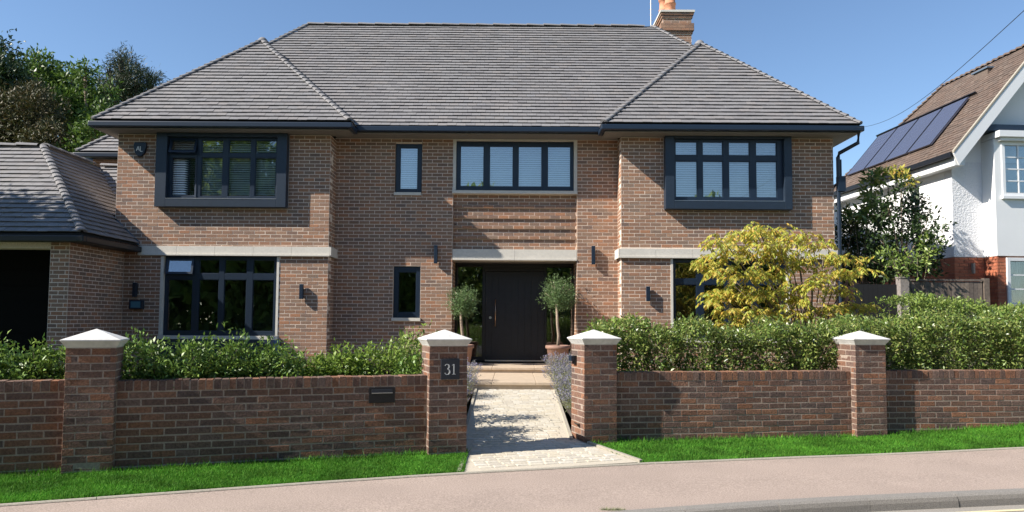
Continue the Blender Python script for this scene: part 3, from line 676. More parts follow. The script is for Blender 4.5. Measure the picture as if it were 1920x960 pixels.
# ------------------------------------------------------------ windows
def window(x0, x1, z0, z1, y, cols, rows, label=None, glass='glass', blind=None, openers=(), fm='navy', room='room', roomd=1.6, sill=None, fd=.07, name='window'):
    """y: front plane of the frame"""
    mb = MB(); xe = [x0]+[v for c in cols for v in c]+[x1]
    mb.box(x0, cols[0][0], y, y+fd, z0, z1); mb.box(cols[-1][1], x1, y, y+fd, z0, z1)
    for a, b in zip(cols, cols[1:]): mb.box(a[1], b[0], y+.004, y+fd, z0+.001, z1-.001)
    ze = [z0]+[v for r in rows for v in r]+[z1]
    for i in range(0, len(ze), 2):
        for c in cols: mb.box(c[0]+.0005, c[1]-.0005, y+(.006 if 0 < i < len(ze)-2 else .002), y+fd-.004, ze[i], ze[i+1])
    for c in cols:                                  # slim sash bead round each pane
        for r in rows:
            g = .014
            mb.box(c[0], c[0]+g, y+.018, y+.05, r[0], r[1]); mb.box(c[1]-g, c[1], y+.018, y+.05, r[0], r[1])
            mb.box(c[0]+g, c[1]-g, y+.0185, y+.05, r[0], r[0]+g); mb.box(c[0]+g, c[1]-g, y+.0185, y+.05, r[1]-g, r[1])
    f = part(mb, name, fm, bevel=.003)
    if label: f['label'] = label
    for ci, c in enumerate(cols):
        for ri, r in enumerate(rows):
            if (ci, ri) in openers: continue
            mb = MB(); mb.box(c[0]+.01, c[1]-.01, y+.03, y+.036, r[0]+.01, r[1]-.01); part(mb, 'pane', glass, f)
    mb = MB(); Y1 = y+fd+roomd; a = -.12; X0, X1, Z0, Z1 = x0-.3, x1+.3, z0-.35, z1+.05
    yy = y+fd+.03
    mb.add([(X0,yy,Z0),(X1,yy,Z0),(X1,yy,Z1),(X0,yy,Z1),(X0,Y1,Z0),(X1,Y1,Z0),(X1,Y1,Z1),(X0,Y1,Z1)], [(4,5,6,7),(0,4,7,3),(1,2,6,5),(0,1,5,4),(3,7,6,2)])
    part(mb, 'room_shell', room, f)
    if blind:
        tilt, pitch, top_skip = blind; w_ = pitch*.5
        me = {}
        for c in cols:
            L = c[1]-c[0]; z = rows[-1][1]-.02; key = round(L, 3)
            if key not in me:
                m2 = MB(); m2.add([(-L/2-.015, -w_*math.cos(tilt), -w_*math.sin(tilt)), (L/2+.015, -w_*math.cos(tilt), -w_*math.sin(tilt)), (L/2+.015, w_*math.cos(tilt), w_*math.sin(tilt)), (-L/2-.015, w_*math.cos(tilt), w_*math.sin(tilt))], [(0,1,2,3)])
                d = .0012; m2.prism([(-L/2-.015, -w_*math.cos(tilt), -w_*math.sin(tilt)), (L/2+.015, -w_*math.cos(tilt), -w_*math.sin(tilt)), (L/2+.015, 0, d*2), (-L/2-.015, 0, d*2)], (0, 0, d))
                mm = bpy.data.meshes.new('blind_slat'); mm.from_pydata(m2.v, [], m2.f); mm.materials.append(M['blind']); me[key] = mm
            while z > rows[0][0]:
                o = bpy.data.objects.new('blind_slat', me[key]); C.objects.link(o); o.parent = f
                o.matrix_basis = Matrix.Translation(Vector(((c[0]+c[1])/2, y+fd+.06, z))-ploc(f)) @ Matrix.Rotation(random.uniform(-.04, .04), 4, 'X'); z -= pitch*.92
    return f
def sash(f, c, r, y, side='top', ang=.3, glass='glass', fm='navy'):
    """an opened light with its own frame"""
    w_, h = c[1]-c[0]+.05, r[1]-r[0]+.05; mb = MB(); t = .045
    mb.box(0, w_, 0, .045, -h, -h+t); mb.box(0, w_, 0, .045, -t, 0); mb.box(0, t, .001, .044, -h+t, -t); mb.box(w_-t, w_, .001, .044, -h+t, -t)
    o = mb.build('open_sash', fm, f); pl = ploc(f)
    g = MB(); g.box(t-.005, w_-t+.005, .02, .026, -h+t-.005, -t+.005)
    q = g.build('pane', glass, f)
    if side == 'top': mt = Matrix.Translation(Vector((c[0]-.025, y-.01, r[1]+.025))-pl) @ Matrix.Rotation(-ang, 4, 'X')
    else: mt = Matrix.Translation(Vector((c[1]+.025, y-.01, r[1]+.025))-pl) @ Matrix.Rotation(-ang, 4, 'Z') @ Matrix.Translation((-w_, 0, 0))
    o.matrix_basis = mt; q.matrix_basis = mt
def box_surround(x0, x1, z0, z1, xi0, xi1, zi0, zi1, y):
    mb = MB()
    mb.box(x0, xi0, y, YW+.12, z0, z1); mb.box(xi1, x1, y, YW+.12, z0, z1); mb.box(xi0, xi1, y+.001, YW+.12, z0, zi0); mb.box(xi0, xi1, y+.001, YW+.12, zi1, z1)
    o = part(mb, 'box_surround', 'navy2', bevel=.006)
    mb = MB(); mb.prism([(xi0, y-.004, zi0-.004), (xi0, y+.10, zi0+.02), (xi0, y+.10, zi0), (xi0, y-.004, zi0-.012)], (xi1-xi0, 0, 0)); part(mb, 'drip_sill', 'steel', o)
YB = 15.38
box_surround(-7.44, -4.71, 4.0, 5.555, -7.21, -4.91, 4.18, 5.48, YB)
cL = [(-7.15,-6.64),(-6.53,-6.08),(-5.96,-5.49),(-5.40,-4.96)]
wl = window(-7.21, -4.91, 4.18, 5.48, YB+.10, cL, [(4.24,5.06),(5.15,5.43)], 'upper left bay window with half open white blinds', glass='glass', blind=(.85,.052,0), openers=[(0,0),(0,1)], room='room')
sash(wl, cL[0], (5.15,5.43), YB+.10, 'top', .32, glass='glass_sky'); sash(wl, cL[0], (4.24,5.06), YB+.10, 'side', .38)
box_surround(3.18, 5.82, 4.02, 5.56, 3.37, 5.66, 4.20, 5.51, YB)
cR = [(3.41,3.87),(3.98,4.41),(4.53,4.97),(5.10,5.54)]
window(3.37, 5.66, 4.20, 5.51, YB+.10, cR, [(4.28,5.05),(5.17,5.46)], 'upper right bay window with closed white blinds', glass='glass_sky', blind=(1.0,.052,0), room='roomlight')
# upper centre windows
window(-2.55, -1.985, 4.45, 5.53, YC+.05, [(-2.465,-2.075)], [(4.53,5.45)], 'narrow upper window with white blind', glass='glass_sky', blind=(1.0,.052,0), room='roomlight')
mb = MB(); mb.box(-2.575, -1.985, YC-.04, YC+.1, 4.385, 4.448); part(mb, 'window_sill', 'stone')
mb = MB(); mb.box(-1.30, -1.235, YC-.01, YC+.16, 4.50, 5.62); mb.box(1.335, 1.40, YC-.01, YC+.16, 4.50, 5.62); mb.box(-1.30, 1.40, YC-.012, YC+.16, 5.60, 5.67); mb.box(-1.31, 1.41, YC-.04, YC+.16, 4.435, 4.50); part(mb, 'stone_surround', 'stone')
window(-1.235, 1.335, 4.50, 5.60, YC+.06, [(-1.15,-.63),(-.51,.01),(.12,.64),(.76,1.27)], [(4.60,5.50)], 'wide upper window over the front door', glass='glass_sky', blind=(1.0,.052,0), room='roomlight')
# small window beside the door
window(-2.56, -1.98, 1.73, 2.84, YC+.05, [(-2.46,-2.07)], [(1.84,2.72)], 'narrow ground floor window', blind=None)
mb = MB(); mb.box(-2.585, -1.965, YC-.04, YC+.1, 1.66, 1.728); part(mb, 'window_sill', 'stone')
# ground floor bays
c1 = [(-7.21,-6.69),(-6.56,-6.14),(-6.03,-5.56),(-5.43,-4.98)]
wg = window(-7.27, -4.91, 1.33, 2.985, YW+.07, c1, [(1.42,2.50),(2.63,2.92)], 'ground floor bay window with one top light open', openers=[(0,1)], roomd=2.4)
sash(wg, c1[0], (2.63,2.92), YW+.07, 'top', .22, glass='glass_sky')
mb = MB(); mb.box(-7.33, -7.272, YW-.01, YW+.2, 1.335, 2.985); mb.box(-4.908, -4.86, YW-.01, YW+.2, 1.335, 2.985); mb.box(-7.34, -4.85, YW-.05, YW+.2, 1.26, 1.33); part(mb, 'stone_surround', 'stone')
mb = MB(); mb.box(-7.30, -4.86, YW-.05, YW-.01, .5, 1.255); part(mb, 'apron_panel', 'navy2'); mb = MB(); mb.box(-4.90, -4.78, YW-.16, YW-.02, .45, 1.25); part(mb, 'corner_post', 'navy_blue')
window(3.36, 5.73, 1.33, 2.995, YW+.07, [(3.42,3.87),(4.02,4.46),(4.59,5.03),(5.16,5.63)], [(1.42,2.46),(2.58,2.93)], 'ground floor bay window behind the yellow shrub', roomd=2.4)
mb = MB(); mb.box(3.31, 3.358, YW-.01, YW+.2, 1.335, 2.995); mb.box(5.732, 5.79, YW-.01, YW+.2, 1.335, 2.995); mb.box(3.30, 5.80, YW-.05, YW+.2, 1.26, 1.33); part(mb, 'stone_surround', 'stone')
# ------------------------------------------------------------ front door
YD = 16.92
mb = MB(); mb.box(PX0, -1.245, YD, YD+.1, .76, 2.98); mb.box(1.385, PX1, YD, YD+.1, .76, 2.98); mb.box(-.67, -.60, YD+.001, YD+.1, .76, 2.98); mb.box(.74, .79, YD+.001, YD+.1, .76, 2.98)
mb.box(-1.244, 1.384, YD+.002, YD+.1, 2.90, 2.98); mb.box(-1.244, -.671, YD+.003, YD+.1, .76, .86); mb.box(.791, 1.384, YD+.003, YD+.1, .76, .86); mb.box(-.599, .739, YD+.004, YD+.1, 2.80, 2.899)
fd_ = part(mb, 'door_frame', 'black', bevel=.003)
for a, b in ((-1.24, -.675), (.795, 1.38)):
    mb = MB(); mb.box(a, b, YD+.04, YD+.046, .87, 2.89); part(mb, 'pane', 'glass', fd_)
mb = MB(); mb.add([(-1.24,YD+.11,.7),(1.38,YD+.11,.7),(1.38,YD+.11,3),(-1.24,YD+.11,3),(-1.24,18.6,.7),(1.38,18.6,.7),(1.38,18.6,3),(-1.24,18.6,3)], [(4,5,6,7),(0,4,7,3),(1,2,6,5),(0,1,5,4),(3,7,6,2)]); part(mb, 'room_shell', 'room', fd_)
mb = MB(); mb.box(-.598, .738, YD+.03, YD+.07, .80, 2.79); dr = part(mb, 'front_door', 'black')
pme = MB(); pme.box(-.0715, .0715, 0, .018, 0, 1.98); pm = bpy.data.meshes.new('door_plank'); pm.from_pydata(pme.v, [], pme.f); pm.materials.append(M['door'])
for i in range(9):
    o = bpy.data.objects.new('door_plank', pm); C.objects.link(o); o.parent = dr; o.location = Vector((-.598+.0743+i*.1485, YD+.012, .805))-ploc(dr)
mb = MB(); mb.tube([(-.37, YD-.05, 1.54), (-.37, YD-.05, 2.16)], .012, 10); mb.tube([(-.37, YD-.05, 1.62), (-.37, YD+.03, 1.62)], .01); mb.tube([(-.37, YD-.05, 2.08), (-.37, YD+.03, 2.08)], .01); part(mb, 'door_handle', 'copper', dr, smooth=True)
mb = MB(); mb.tube([(-.485, YD-.004, 1.745), (-.485, YD+.012, 1.745)], .03, 14); part(mb, 'lock', 'steel', dr)
mb = MB(); mb.box(-.60, .74, YD-.02, YD+.0, .765, .795); part(mb, 'threshold', 'steel')
mb = MB(); mb.box(PX0+.002, PX1-.002, YC+.41, YD+.1, 2.982, 3.02); part(mb, 'porch_ceiling', 'soffit')
# ------------------------------------------------------------ steps (two broad stone slabs with moulded nosing)
st = thing('stone_steps', 'two broad sandstone steps rising to the front door', 'steps', (0, 14.5, .5))
for (x0, x1, y0, y1, z) in ((-1.27, 1.36, 15.35, 16.92, .73), (-1.10, 1.2, 13.08, 15.36, .62)):
    mb = MB(); n = 3; w_ = (x1-x0)/n
    for i in range(n): mb.box(x0+i*w_+.0015, x0+(i+1)*w_-.0015, y0-.03, y1, z-.055, z)
    o = part(mb, 'step_tread', 'step', st, bevel=.008)
    mb = MB(); mb.box(x0+.01, x1-.01, y0+.005, y1-.01, z-.3, z-.056); part(mb, 'step_riser', 'step', st)
# ------------------------------------------------------------ roof
EZ, RZ = 5.73, 9.46
def roof_obj(polys, parent, name='roof'):
    mb = MB()
    for p in polys: mb.add([Vector(q)-Vector((0,0,.03)) for q in p], [tuple(range(len(p)))])
    return part(mb, name, 'underlay', parent)
EYm = 15.60
main = [[(-8.6,EYm,5.77),(7.12,EYm,5.77),(3.70,19.35,RZ),(-5.44,19.35,RZ)], [(7.12,EYm,5.77),(7.12,23.1,5.77),(3.70,19.35,RZ)], [(-8.6,23.1,5.77),(-8.6,EYm,5.77),(-5.44,19.35,RZ)], [(7.12,23.1,5.77),(-8.6,23.1,5.77),(-5.44,19.35,RZ),(3.70,19.35,RZ)]]
def wing(x0, x1, ax, az):
    y0 = 15.07; ay = 17.60; yb = 18.9
    return [[(x0,y0,EZ),(x1,y0,EZ),(ax,ay,az)], [(x1,y0,EZ),(x1,yb,EZ),(ax,yb,az),(ax,ay,az)], [(x0,yb,EZ),(x0,y0,EZ),(ax,ay,az),(ax,yb,az)]]
wL = wing(-8.62, -3.33, -6.05, 8.36); wR = wing(1.85, 7.13, 4.49, 8.36)
rb = [[(-10.65,18.0,5.72),(-6,18.0,5.72),(-6,20.6,8.32),(-8.05,20.6,8.32)], [(-10.65,23,5.72),(-10.65,18.0,5.72),(-8.05,20.6,8.32),(-8.05,23,8.32)]]
roof = roof_obj(main+wL+wR+rb, H)
tiles = []
vis = [main[0]]+wL+wR+[rb[0], main[1]]
for p in vis: tiles += roof_plane(p)
emit_tiles(tiles, 'tile', roof, 300, score=lambda p: -p.y+(1.5*random.random()))
hm = hip_mesh('hip_tile', 'tile', .20, .064, .02); rm = hip_mesh('ridge_tile', 'tile', .45, .085, .008)
hp = [(wL[0][0], wL[0][2]), (wL[0][1], wL[0][2]), (wR[0][0], wR[0][2]), (wR[0][1], wR[0][2]), (main[0][0], main[0][3]), (main[0][1], main[0][2]), (rb[0][0], rb[0][3])]
for a, b in hp: hip_line(Vector(a)+Vector((0,0,.045)), Vector(b)+Vector((0,0,.045)), hm, roof, .165)
hip_line(Vector((-5.44,19.35,RZ+.035)), Vector((3.75,19.35,RZ+.035)), rm, roof, .445, 'ridge_tile')
for q in (wL[0][2], wR[0][2]):
    mb = MB(); mb.lathe((q[0], q[1]+.04, q[2]-.02), [(.0,.12),(.06,.11),(.10,.07),(.12,.0),(.13,-.05)], 12); part(mb, 'apex_cap', 'tile', roof, smooth=True)
    hip_line(Vector((q[0], q[1]+.1, q[2]+.04)), Vector((q[0], 18.9, q[2]+.04)), rm, roof, .445, 'ridge_tile')
# gutters, fascias and soffits
def gut(name, pts, zt, w_=.10, h=.115):
    mb = MB()
    for (x0, y0), (x1, y1) in zip(pts, pts[1:]):
        if abs(x1-x0) > abs(y1-y0): mb.box(min(x0,x1)-w_/2, max(x0,x1)+w_/2, y0-w_/2, y0+w_/2, zt-h, zt)
        else: mb.box(x0-w_/2+.002, x0+w_/2-.002, min(y0,y1)+w_/2, max(y0,y1)-w_/2-.001, zt-h+.001, zt-.001)
    return part(mb, name, 'navy', bevel=.02)
gut('gutter', [(-8.62,18.0),(-8.62,15.05),(-3.33,15.05),(-3.33,15.62)], 5.70); gut('gutter', [(1.85,15.62),(1.85,15.05),(7.12,15.05),(7.12,22.9)], 5.70); gut('gutter', [(-3.26,15.58),(1.79,15.58)], 5.77)
gut('gutter', [(-10.65,23),(-10.65,17.98),(-8.3,17.98)], 5.70)
mb = MB()
for b in ((-8.58,-3.36,15.11,YW-.012), (1.89,7.08,15.11,YW-.012), (XR1+.01,7.07,YW-.01,22.9), (-8.57,XL0-.01,YW-.01,18.5), (-3.83,-3.38,YW-.01,15.64), (1.90,2.27,YW-.01,15.64)): mb.box(b[0],b[1],b[2],b[3],5.562,5.58)
mb.box(-3.83, 2.27, 15.64, YC-.012, 5.63, 5.65); part(mb, 'soffit', 'soffit')
mb = MB()
for b in ((-8.57,-3.38,15.102,15.12), (1.90,7.07,15.102,15.12)): mb.box(b[0],b[1],b[2],b[3],5.585,5.70)
mb.box(-3.28, 1.80, 15.632, 15.65, 5.655, 5.77); part(mb, 'fascia', 'navy')
# rear left block
mb = MB(); mb.box(-10.4, -8.325, 18.3, 22.9, .5, 5.6); rwall = part(mb, 'rear_wall', 'hmortar')
mb = MB(); 
for q in bond(-10.4, -8.33, 4.6, 5.6, zb=.45): mb.obox((0,18.3,0), X_, NF, q[0], q[1], -.01, .006, q[2], q[3])
part(mb, 'brick', 'hbrick', rwall, kind='stuff')
# downpipe at the right corner
mb = MB(); mb.tube([(7.10,15.12,5.60),(7.10,15.16,5.38),(6.86,15.50,5.24),(6.83,15.50,5.15),(6.83,15.50,.5)], .04, 10); mb.box(6.80,6.95,15.42,15.55,4.42,4.74); mb.tube([(6.88,15.49,4.7),(6.88,15.49,5.1)], .02, 8); part(mb, 'downpipe', 'navy', smooth=False)
# ------------------------------------------------------------ chimney
mb = MB(); cx0, cx1, cy0, cy1 = 4.17, 4.97, 20.4, 21.55
mb.box(cx0+.0015, cx1-.0015, cy0+.0015, cy1-.0015, 7.9, 10.3); ch = part(mb, 'chimney', 'hmortar')
mb = MB()
def ringb(e, z0, z1):
    for (o, u, n, L) in (((cx0-e,cy0-e,0), X_, NF, cx1-cx0+2*e), ((cx0-e,cy0-e,0), Vector((0,1,0)), Vector((-1,0,0)), cy1-cy0+2*e), ((cx1+e,cy0-e,0), Vector((0,1,0)), Vector((1,0,0)), cy1-cy0+2*e)):
        if e > 0: mb.obox(o, u, n, 0.006, L-.006, -e-.02, -.0015, z0+.002, z1-.002)
        for q in bond(0, L, z0, z1, zb=7.9): mb.obox(o, u, n, q[0], q[1], -.01, .001, q[2], q[3])
ringb(0, 7.9, 9.68); ringb(.03, 9.70, 9.76); ringb(.06, 9.775, 9.99); ringb(0, 10.0, 10.14); ringb(.03, 10.15, 10.22); ringb(.055, 10.225, 10.29)
part(mb, 'brick', 'hbrick', ch, kind='stuff')
mb = MB(); mb.box(cx0-.08, cx1+.08, cy0-.08, cy1+.08, 10.30, 10.36); part(mb, 'flaunching', 'stone', ch)
for px_, py_ in ((4.45, 20.75), (4.38, 21.2)):
    mb = MB(); mb.lathe((px_, py_, 10.36), [(.17,0),(.155,.1),(.15,.3),(.165,.31),(.165,.35),(.145,.36),(.14,.6),(.17,.62),(.17,.70),(.13,.71),(.12,.5)], 18); part(mb, 'chimney_pot', 'cpot', ch, smooth=True)
ae = thing('aerial_mast', 'thin pale aerial mast rising beside the chimney', 'aerial', (4.10, 21.8, 8.5))
mb = MB(); mb.tube([(0,0,0),(0,0,3.2)], .017, 6)
for i in range(10): mb.tube([(-.05,0,1.3+i*.17),(.05,0,1.3+i*.17)], .008, 5)
mb.build('mast', 'steel', ae)
# ------------------------------------------------------------ lamps and boxes on the walls
def lamp(x, y, z0, z1, label):
    t = thing('wall_lamp', label, 'wall lamp', (x, y, (z0+z1)/2), 'slim black up and down wall lamps'); h = (z1-z0)/2
    mb = MB(); mb.box(-.03, .03, -.03, -.006, -h*.5, h*.5); mb.build('back_plate', 'black', t)
    mb = MB(); mb.box(-.038, .038, -.105, -.031, -h, h); mb.build('lamp_body', 'navy', t, bevel=.005)
    for s in (-1, 1):
        mb = MB(); mb.box(-.028, .028, -.096, -.040, s*h-.001, s*h+.003); mb.build('lens', 'blind', t)
lamp(-4.365, YW, 2.10, 2.41, 'wall lamp on the left wing between window and corner'); lamp(2.825, YW, 2.10, 2.41, 'wall lamp on the right wing left of the window')
lamp(-1.645, YC, 2.90, 3.29, 'wall lamp left of the front door'); lamp(1.75, YC, 2.90, 3.30, 'wall lamp right of the front door')
lamp(-7.82, YW, 2.12, 2.42, 'wall lamp in the shade beside the garage, above the teal box')
al = thing('alarm_box', 'dark shield shaped alarm box with pale letters high on the left wing', 'alarm box', (-7.83, YW, 5.22))
mb = MB(); mb.prism([(x, -.075, z) for x, z in ((-.12,.15),(-.135,.06),(-.10,-.07),(-.04,-.145),(.04,-.145),(.10,-.07),(.135,.06),(.12,.15))], (0, .069, 0)); mb.build('case', 'navy', al, bevel=.012)
mb = MB(); oo = Vector((0, 0, 0))
stroke(mb, [(-.065,-.03),(-.03,.06),(.0,-.03)], .014, oo, X_, NF, .077); stroke(mb, [(-.05,0),(-.01,0)], .010, oo, X_, NF, .0775)
stroke(mb, [(.015,.06),(.02,-.045),(.065,-.045)], .014, oo, X_, NF, .077); mb.build('lettering', 'letter', al)
ev = thing('charger_box', 'small teal box on the shaded wall beside the garage', 'wall box', (-7.78, YW, 1.97))
mb = MB(); mb.box(-.14, .14, -.10, -.006, -.10, .09); mb.build('case', 'navy', ev, bevel=.01); mb = MB(); mb.box(-.10, .10, -.104, -.101, -.07, .06); mb.build('panel', 'bluebox', ev)
tw = MB(); a, b = Vector((7.1, 15.3, 5.72)), at(1935, 6, 5.5)
tw.tube([a.lerp(b, k/20)-Vector((0,0,.25*math.sin(math.pi*k/20))) for k in range(21)], .0032, 5); tag(tw.build('telephone_wire', 'black'), 'thin wire from the house eave up to the top right', 'wire')

# ============================================================ THE GARAGE
G = thing('garage', 'brick garage with dark open front and hipped tile roof at left', 'garage', (-10, 14.5, .4))
mb = MB(); gi = []; YG, XG = 13.62, -8.10
mb.box(-8.45, XG-.0015, YG+.0015, YG+.3, .4, 3.1); mb.box(XG-.24, XG-.0015, YG+.3, YW-.01, .4, 3.1); mb.box(-14, -8.45, YG+.006, YG+.3, 2.95, 3.1); mb.box(-14, XG-.25, 19, 19.2, .4, 3.1); mb.box(-14.2, -14, YG, 19.2, .4, 3.1); mb.box(-14, XG-.02, YG+.02, 17.6, 3.101, 3.12)
gw = part(mb, 'wall', 'hmortar', G)
for q in bond(-8.45, XG, .4, 3.1, zb=.45, phase=.04): gi.append(((0,YG,0), X_, NF, q))
for q in bond(0, YW-YG-.01, .4, 3.1, zb=.45): gi.append(((XG,YG,0), Vector((0,1,0)), Vector((1,0,0)), q))
emit_bricks(gi, 'hbrick', gw, 300, proud=0, depth=.03, score=lambda i: (5 if i[3][1]-i[3][0] > .2 else 0)-(i[3][0] if i[1][1] else -9))
mb = MB(); mb.box(-14, -8.46, YG+1.05, YG+1.10, .4, 3.09); gd = part(mb, 'garage_shade_back', 'garageshade', G)  # added black sheet and boards stand for the darkness of the open interior
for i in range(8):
    mb = MB(); mb.box(-13.9, -8.47, YG+1.035, YG+1.049, .45+i*.31, .45+i*.31+.30); part(mb, 'shade_back_board', 'garageshade', gd)
gp = [[(-14,13.45,3.22),(-7.78,13.45,3.22),(-9.9,15.57,5.28),(-14,15.57,5.28)], [(-7.78,13.45,3.22),(-7.78,17.7,3.22),(-9.9,17.7,5.28),(-9.9,15.57,5.28)], [(-9.9,15.6,3.23),(XL0-.01,15.6,3.23),(XL0-.01,17.65,5.28),(-9.9,17.65,5.28)], [(-14,15.57,5.28),(-9.9,15.57,5.28),(-9.9,17.7,5.28),(-14,17.7,5.28)]]
gr = roof_obj([gp[0], gp[1], gp[3]], G); tl = roof_plane(gp[0])+roof_plane([(-7.78,13.45,3.22),(-7.78,15.50,3.22),(-9.9,15.50,5.28),(-9.9,15.57,5.28)][:0] or gp[1])+roof_plane(gp[2])
tl = [t for t in tl if not (t[1][0].x > XL0 and t[1][0].y > YW-.02)]
emit_tiles(tl, 'tile', gr, 300, score=lambda p: -p.y-.3*abs(p.x+9)+(2 if p.x > -9.8 else 0))
hip_line(Vector((-7.78,13.45,3.26)), Vector((-9.9,15.57,5.32)), hm, gr, .165)
hip_line(Vector((-14,15.57,5.33)), Vector((-9.9,15.57,5.33)), rm, gr, .445, 'ridge_tile'); hip_line(Vector((-9.9,15.6,5.33)), Vector((-9.9,17.7,5.33)), rm, gr, .445, 'ridge_tile'); hip_line(Vector((-9.8,17.65,5.33)), Vector((-8.35,17.65,5.33)), rm, gr, .445, 'ridge_tile')
mb = MB(); mb.box(-14, -7.71, 13.36, 13.46, 3.05, 3.17); mb.box(-7.81, -7.712, 13.461, YW-.05, 3.051, 3.169); part(mb, 'gutter', 'black', G, bevel=.02); mb = MB(); mb.box(-14, -7.82, 13.462, 13.475, 3.081, 3.20); part(mb, 'fascia', 'black', G)
mb = MB(); mb.box(-14, -7.82, 13.47, YG, 3.06, 3.08); mb.box(XG, -7.82, YG+.01, YW-.02, 3.06, 3.08); part(mb, 'soffit', 'black', G)
mb = MB(); mb.obox((-7.80, YW-.012, 3.22), Vector((-.72,0,.69)), NF, 0, .72, -.01, .006, -.03, .07); part(mb, 'flashing', 'lead', G)
# ============================================================ NEIGHBOUR'S HOUSE (white, right)
NB = thing('white_house', 'white rendered house with brown tiled roof, solar panels and red brick base', 'house', (10.1, 17.0, .5)); ROT = math.radians(3.8); NB.rotation_euler.z = ROT
# everything below is in the house's own frame: u right along the front, v back, z up from 0.5
def npart(mb, name, m, parent=NB, **k): return mb.build(name, m, parent, **k)
mb = MB(); mb.box(0, .72, 0, .25, 2.70, 4.95); mb.box(.72, 4, .1, .35, 2.70, 4.95); npart(mb, 'front_wall', 'rough')
mb = MB(); mb.box(.0, .2, .26, 7.0, 2.70, 5.0); npart(mb, 'side_wall', 'render')
mb = MB(); mb.add([(0,.004,5.0),(2.2,.004,7.6),(5,.004,5.0)], [(0,1,2)]); 
mb = MB()
for q in subtract((.72, 5.5, 2.70, 5.35), [(.91, 2.65, 4.07, 5.26)]): mb.box(q[0], q[1], -.42, -.36, q[2], q[3])
mb.box(.72, .82, -.359, .1, 2.70, 5.35); npart(mb, 'bay_wall', 'render')
base = MB(); base.box(.006, .77, .006, .25, -.2, 2.69); base.box(.006, .2, .26, 7, -.2, 2.69); [base.box(q[0], q[1], -.3985, -.30, q[2], q[3]) for q in subtract((.726, 5.5, -.2, 2.69), [(.95, 2.65, 1.27, 2.64)])]; base.box(.726, .82, -.299, .0, -.2, 2.69)
bs = npart(base, 'brick_base', 'rmortar')
its = []
for q in bond(0, .72, 1.0, 2.69): its.append(((0,0,0), X_, NF, q))
for q in bond(.72, .93, 1.0, 2.69): its.append(((0,-.40,0), X_, NF, q))
for q in bond(2.67, 5.4, 1.0, 2.69): its.append(((0,-.40,0), X_, NF, q))
for q in bond(0, .4, 1.0, 2.69): its.append(((.72,-.40,0), Vector((0,1,0)), Vector((-1,0,0)), q))
for q in bond(0, 3.2, 1.0, 2.69): its.append(((0,0,0), Vector((0,1,0)), Vector((-1,0,0)), q))
def emit_local(items, m, parent, nmax=300):
    mb = MB()
    for i, (o, u, n, r) in enumerate(items):
        if i < nmax:
            ob = bpy.data.objects.new('brick', random.choice(UB[m])); C.objects.link(ob); ob.parent = parent
            uu = Vector(u); nn = Vector(n)
            if uu.cross(-nn).z < 0: uu = -uu
            pos = Vector(o)+Vector(u)*((r[0]+r[1])/2)+Vector((0,0,(r[2]+r[3])/2))+nn*.004
            ob.matrix_basis = Matrix.Translation(pos) @ Matrix((uu, -nn, Vector((0,0,1)))).transposed().to_4x4() @ Matrix.Diagonal(((r[1]-r[0])/.215, .6, (r[3]-r[2])/.065, 1))
        else: mb.obox(o, u, n, r[0], r[1], -.01, .004, r[2], r[3])
    if mb.v: mb.build('brick', m, parent, kind='stuff')
emit_local(its, 'rbrick', bs)
def wwin(x0, x1, z0, z1, y, nx, nz, curtains=True):
    mb = MB(); f = .075; mb.box(x0, x0+f, y, y+.09, z0, z1); mb.box(x1-f, x1, y, y+.09, z0, z1); mb.box(x0+f, x1-f, y+.001, y+.09, z0, z0+f); mb.box(x0+f, x1-f, y+.001, y+.09, z1-f, z1)
    mb.box(x0-.04, x1+.04, y-.05, y+.05, z0-.07, z0-.001); w_ = (x1-x0-2*f)/nx; h = (z1-z0-2*f)/nz
    for i in range(1, nx): mb.box(x0+f+i*w_-.014, x0+f+i*w_+.014, y+.02, y+.06, z0+f, z1-f)
    for i in range(1, nz): mb.box(x0+f, x1-f, y+.021, y+.061, z0+f+i*h-.014, z0+f+i*h+.014)
    fr = npart(mb, 'window', 'whitep', bevel=.003)
    for i in range(nx):
        for k in range(nz):
            g = MB(); g.box(x0+f+i*w_+.012, x0+f+(i+1)*w_-.012, y+.035, y+.041, z0+f+k*h+.012, z0+f+(k+1)*h-.012); g.build('pane', 'glass', fr)
    g = MB(); yy = y+.11; Y1 = y+1.6; a, b, c, d = x0-.1, x1+.1, z0-.1, z1+.1
    g.add([(a,yy,c),(b,yy,c),(b,yy,d),(a,yy,d),(a,Y1,c),(b,Y1,c),(b,Y1,d),(a,Y1,d)], [(4,5,6,7),(0,4,7,3),(1,2,6,5),(0,1,5,4),(3,7,6,2)]); g.build('room_shell', 'roomlight', fr)
    if curtains:
        g = MB()
        for (c0, c1) in ((x0+f, x0+f+.35), (x1-f-.3, x1-f)):
            n = 10; vs = [];
            for i in range(n+1):
                xx = c0+(c1-c0)*i/n; yy2 = y+.16+(.025 if i % 2 else 0); vs += [(xx, yy2, z0), (xx, yy2, z1)]
            g.add(vs, [(2*i, 2*i+2, 2*i+3, 2*i+1) for i in range(n)])
        g.build('curtain', 'curtain', fr)
M['curtain'] = mat('grey_curtain', (.35,.35,.35), .9)
wwin(.93, 2.67, 1.25, 2.66, -.44, 4, 4); wwin(.89, 2.67, 4.05, 5.28, -.44, 5, 4, False)
